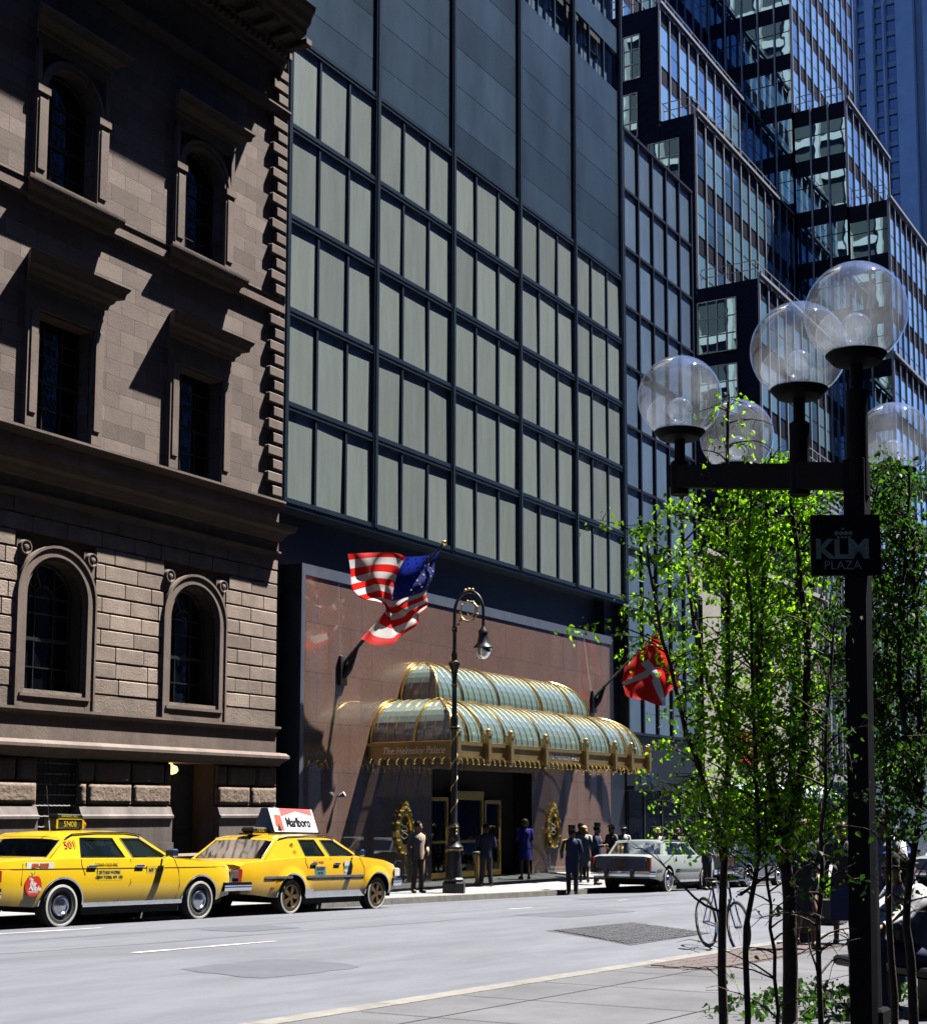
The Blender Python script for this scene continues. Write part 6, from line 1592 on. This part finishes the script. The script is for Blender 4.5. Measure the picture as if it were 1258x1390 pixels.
T_ = {  # stem points traced from image pixels at chosen depths
'A': [(9.077, 3.569, 0.519), (9.023, 3.516, 1.186), (8.965, 3.448, 1.948), (8.843, 3.403, 2.656), (8.724, 3.354, 3.356), (8.62, 3.276, 4.072)] ,
'A2': [(9.03, 3.52, 1.115), (8.8, 3.59, 1.707), (8.572, 3.664, 2.264), (8.42, 3.718, 2.77), (8.288, 3.743, 3.247)] ,
'A3': [(8.967, 3.455, 1.9), (8.93, 3.606, 2.434), (8.924, 3.699, 2.979), (8.899, 3.734, 3.476)] ,
'B': [(8.671, 3.255, 0.568), (8.654, 3.214, 0.884), (8.651, 3.149, 1.2), (8.638, 3.142, 1.788), (8.611, 3.158, 2.383), (8.539, 3.143, 3.021), (8.498, 3.092, 3.568)] ,
'C': [(9.107, 3.124, 0.445), (9.055, 3.11, 0.911), (9.008, 3.121, 1.238), (8.925, 3.164, 1.704), (8.776, 3.17, 2.398), (8.69, 3.076, 3.038), (8.653, 3.028, 3.545)] ,
'C2': [(9.02, 3.116, 1.168), (9.091, 3.074, 1.706), (9.131, 3.047, 2.423), (9.047, 2.981, 3.375)] ,
'C3': [(9.02, 3.111, 1.191), (8.922, 2.954, 1.747), (8.776, 2.845, 2.473), (8.629, 2.862, 3.103), (8.505, 2.88, 3.545)] ,
'D': [(7.316, 2.353, 0.687), (7.274, 2.32, 1.169), (7.225, 2.257, 1.837), (7.187, 2.2, 2.393), (7.177, 2.109, 2.875), (7.167, 2.06, 3.172)] ,
'E': [(9.521, 2.585, 0.48), (9.438, 2.564, 1.234), (9.341, 2.535, 2.129), (9.281, 2.472, 2.883), (9.23, 2.415, 3.543)] ,
'E2': [(9.361, 2.541, 1.941), (9.169, 2.574, 2.402), (9.013, 2.524, 2.945), (8.988, 2.445, 3.498)] ,
'F': [(8.975, 2.312, 0.542), (8.924, 2.333, 0.851), (8.913, 2.214, 1.468), (8.818, 2.184, 2.35), (8.731, 2.16, 3.144)] ,
'F2': [(8.9, 2.217, 1.556), (8.699, 2.25, 2.079), (8.643, 2.233, 2.602), (8.588, 2.135, 3.474)] ,
'G': [(8.861, 3.134, 0.512), (8.791, 3.146, 1.014), (8.791, 3.146, 1.47), (8.814, 3.105, 1.932)] ,
'T1': [(9.059, 3.537, 0.805), (8.878, 3.636, 0.883), (8.687, 3.731, 1.052), (8.619, 3.827, 1.169), (8.515, 3.892, 1.24)] ,
'T2': [(8.714, 3.298, 0.946), (8.782, 3.151, 1.06), (8.841, 3.027, 1.151)] ,
}
birch('slender birch farthest left, leaning over the white sedan, bright with sun', [T_['A'], T_['A2'], T_['A3']], 5200, M_leaf, 11, .030, .028, (.33, 1), .62, [T_['T1']], 1.0)
birch('thin curving birch stem just right of the leftmost birch', [T_['B'], T_['G']], 4200, M_leaf, 12, .018, .027, (.36, 1), .60, [T_['T2']])
birch('thickest forked birch with three upright limbs near the middle of the group', [T_['C'], T_['C2'], T_['C3']], 8000, M_leaf, 13, .052, .028, (.40, 1), .62)
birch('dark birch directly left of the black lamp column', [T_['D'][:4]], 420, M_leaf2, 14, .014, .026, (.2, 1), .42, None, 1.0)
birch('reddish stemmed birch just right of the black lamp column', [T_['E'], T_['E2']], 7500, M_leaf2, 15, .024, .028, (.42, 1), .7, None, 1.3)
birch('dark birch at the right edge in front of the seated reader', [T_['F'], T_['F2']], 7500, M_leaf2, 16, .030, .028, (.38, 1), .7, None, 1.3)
# ground cover under the trees
gc = MB(); rg = random.Random(5)
for k in range(700):
    x, y = rg.uniform(10.5, 13.2), rg.uniform(3.2, 4.4)
    leaf(gc, Vector((x, y, zplaza(x)+rg.uniform(.02, .14))), .05, rg)
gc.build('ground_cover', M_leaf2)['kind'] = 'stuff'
# ================================================================ bicycle, bin, planter
M_bblue = pm('blue bicycle enamel', (.02, .05, .22), .35, coat=.6)
bk = thing('bicycle', 'blue bicycle leaning by the leftmost birch stem on the plaza edge', 'bicycle', (18.42, 7.22, zroad(18.42, 7.3)), R(-134), None); bk.rotation_euler = (R(4), 0, R(-134))
for x in (-.50, .52):
    b = MB(); b.tube([(x+.325*math.cos(q), 0, .34+.325*math.sin(q)) for q in [2*math.pi*k/32 for k in range(33)]], .018, 6, False); wh = b.build('wheel', M_tyre, bk, smooth=60)
    b = MB(); b.tube([(x+.30*math.cos(q), 0, .34+.30*math.sin(q)) for q in [2*math.pi*k/32 for k in range(33)]], .010, 5, False)
    for k in range(14): q = 2*math.pi*k/14; b.tube([(x, .02*(-1)**k, .34), (x+.30*math.cos(q), 0, .34+.30*math.sin(q))], .0022, 3)
    b.tube([(x, -.04, .34), (x, .04, .34)], .02, 8); b.build('rim', M_chr, wh)
b = MB(); F_ = dict(bb=(-.05, 0, .30), seat=(-.20, 0, .82), head=(.33, 0, .84), hd2=(.36, 0, .70), fw=(.52, 0, .34), rw=(-.50, 0, .34))
for a, c in (('bb', 'seat'), ('seat', 'head'), ('hd2', 'bb'), ('head', 'hd2')): b.tube([F_[a], F_[c]], .016, 8)
for s_ in (-.045, .045):
    b.tube([(-.05, s_*.5, .30), (-.50, s_, .34)], .009, 6); b.tube([(-.20, s_*.4, .80), (-.50, s_, .34)], .008, 6); b.tube([(.36, s_*.8, .70), (.42, s_, .52), (.52, s_, .34)], .010, 6)
b.build('frame', M_bblue, bk, smooth=60)
b = MB(); b.tube([(.33, 0, .84), (.33, 0, .93)], .012, 6); b.tube([(.44, -.22, .80), (.47, -.22, .88), (.36, -.20, .93), (.33, 0, .93), (.36, .20, .93), (.47, .22, .88), (.44, .22, .80)], .012, 6); b.build('handlebar', M_chr, bk, smooth=60)
b = MB(); b.tube([(-.20, 0, .80), (-.22, 0, .90)], .012, 6); b.lathe((-.24, 0, .90), [(.03, 0), (.075, .01), (.07, .04), (.02, .05)], 12, (0, 0, 1), 1.6); b.build('saddle', M_black, bk, smooth=60)
b = MB(); b.lathe((-.05, -.03, .30), [(.085, 0), (.085, .008)], 18, (0, -1, 0)); b.tube([(-.05, -.05, .30), (-.02, -.05, .13)], .009, 5); b.box(-.06, .02, -.14, -.05, .115, .13); b.tube([(-.05, .05, .30), (-.08, .05, .47)], .009, 5); b.box(-.12, -.04, .05, .14, .46, .475); b.build('pedal_crank', M_chr, bk)
bn = thing('litter_bin', 'square dark litter bin beside the woman in the black coat', 'bin', (19.6, 6.45, zplaza(19.6)), R(20))
b = MB(); b.box(-.16, .16, -.16, .16, .12, .62, .015); b.box(-.14, .14, -.14, .14, 0, .13); b.build('body', M_black, bn)
b = MB(); b.box(-.18, .18, -.18, .18, .62, .66, .01); b.build('rim', M_steel, bn)
pt = thing('planter', 'low planter with a bright green shrub beyond the woman in the black coat', 'planter', (25.4, 8.05, zroad(25.4, 8.05)-.0), 0)
b = MB(); b.box(-.35, .35, -.3, .3, 0, .45, .02); b.build('box', M_plin, pt)
b = MB(); rg = random.Random(9)
for k in range(500):
    q = Vector((rg.gauss(0, .16), rg.gauss(0, .14), .62+rg.gauss(0, .11))); leaf(b, q, .07, rg)
b.build('shrub', M_leaf, pt)
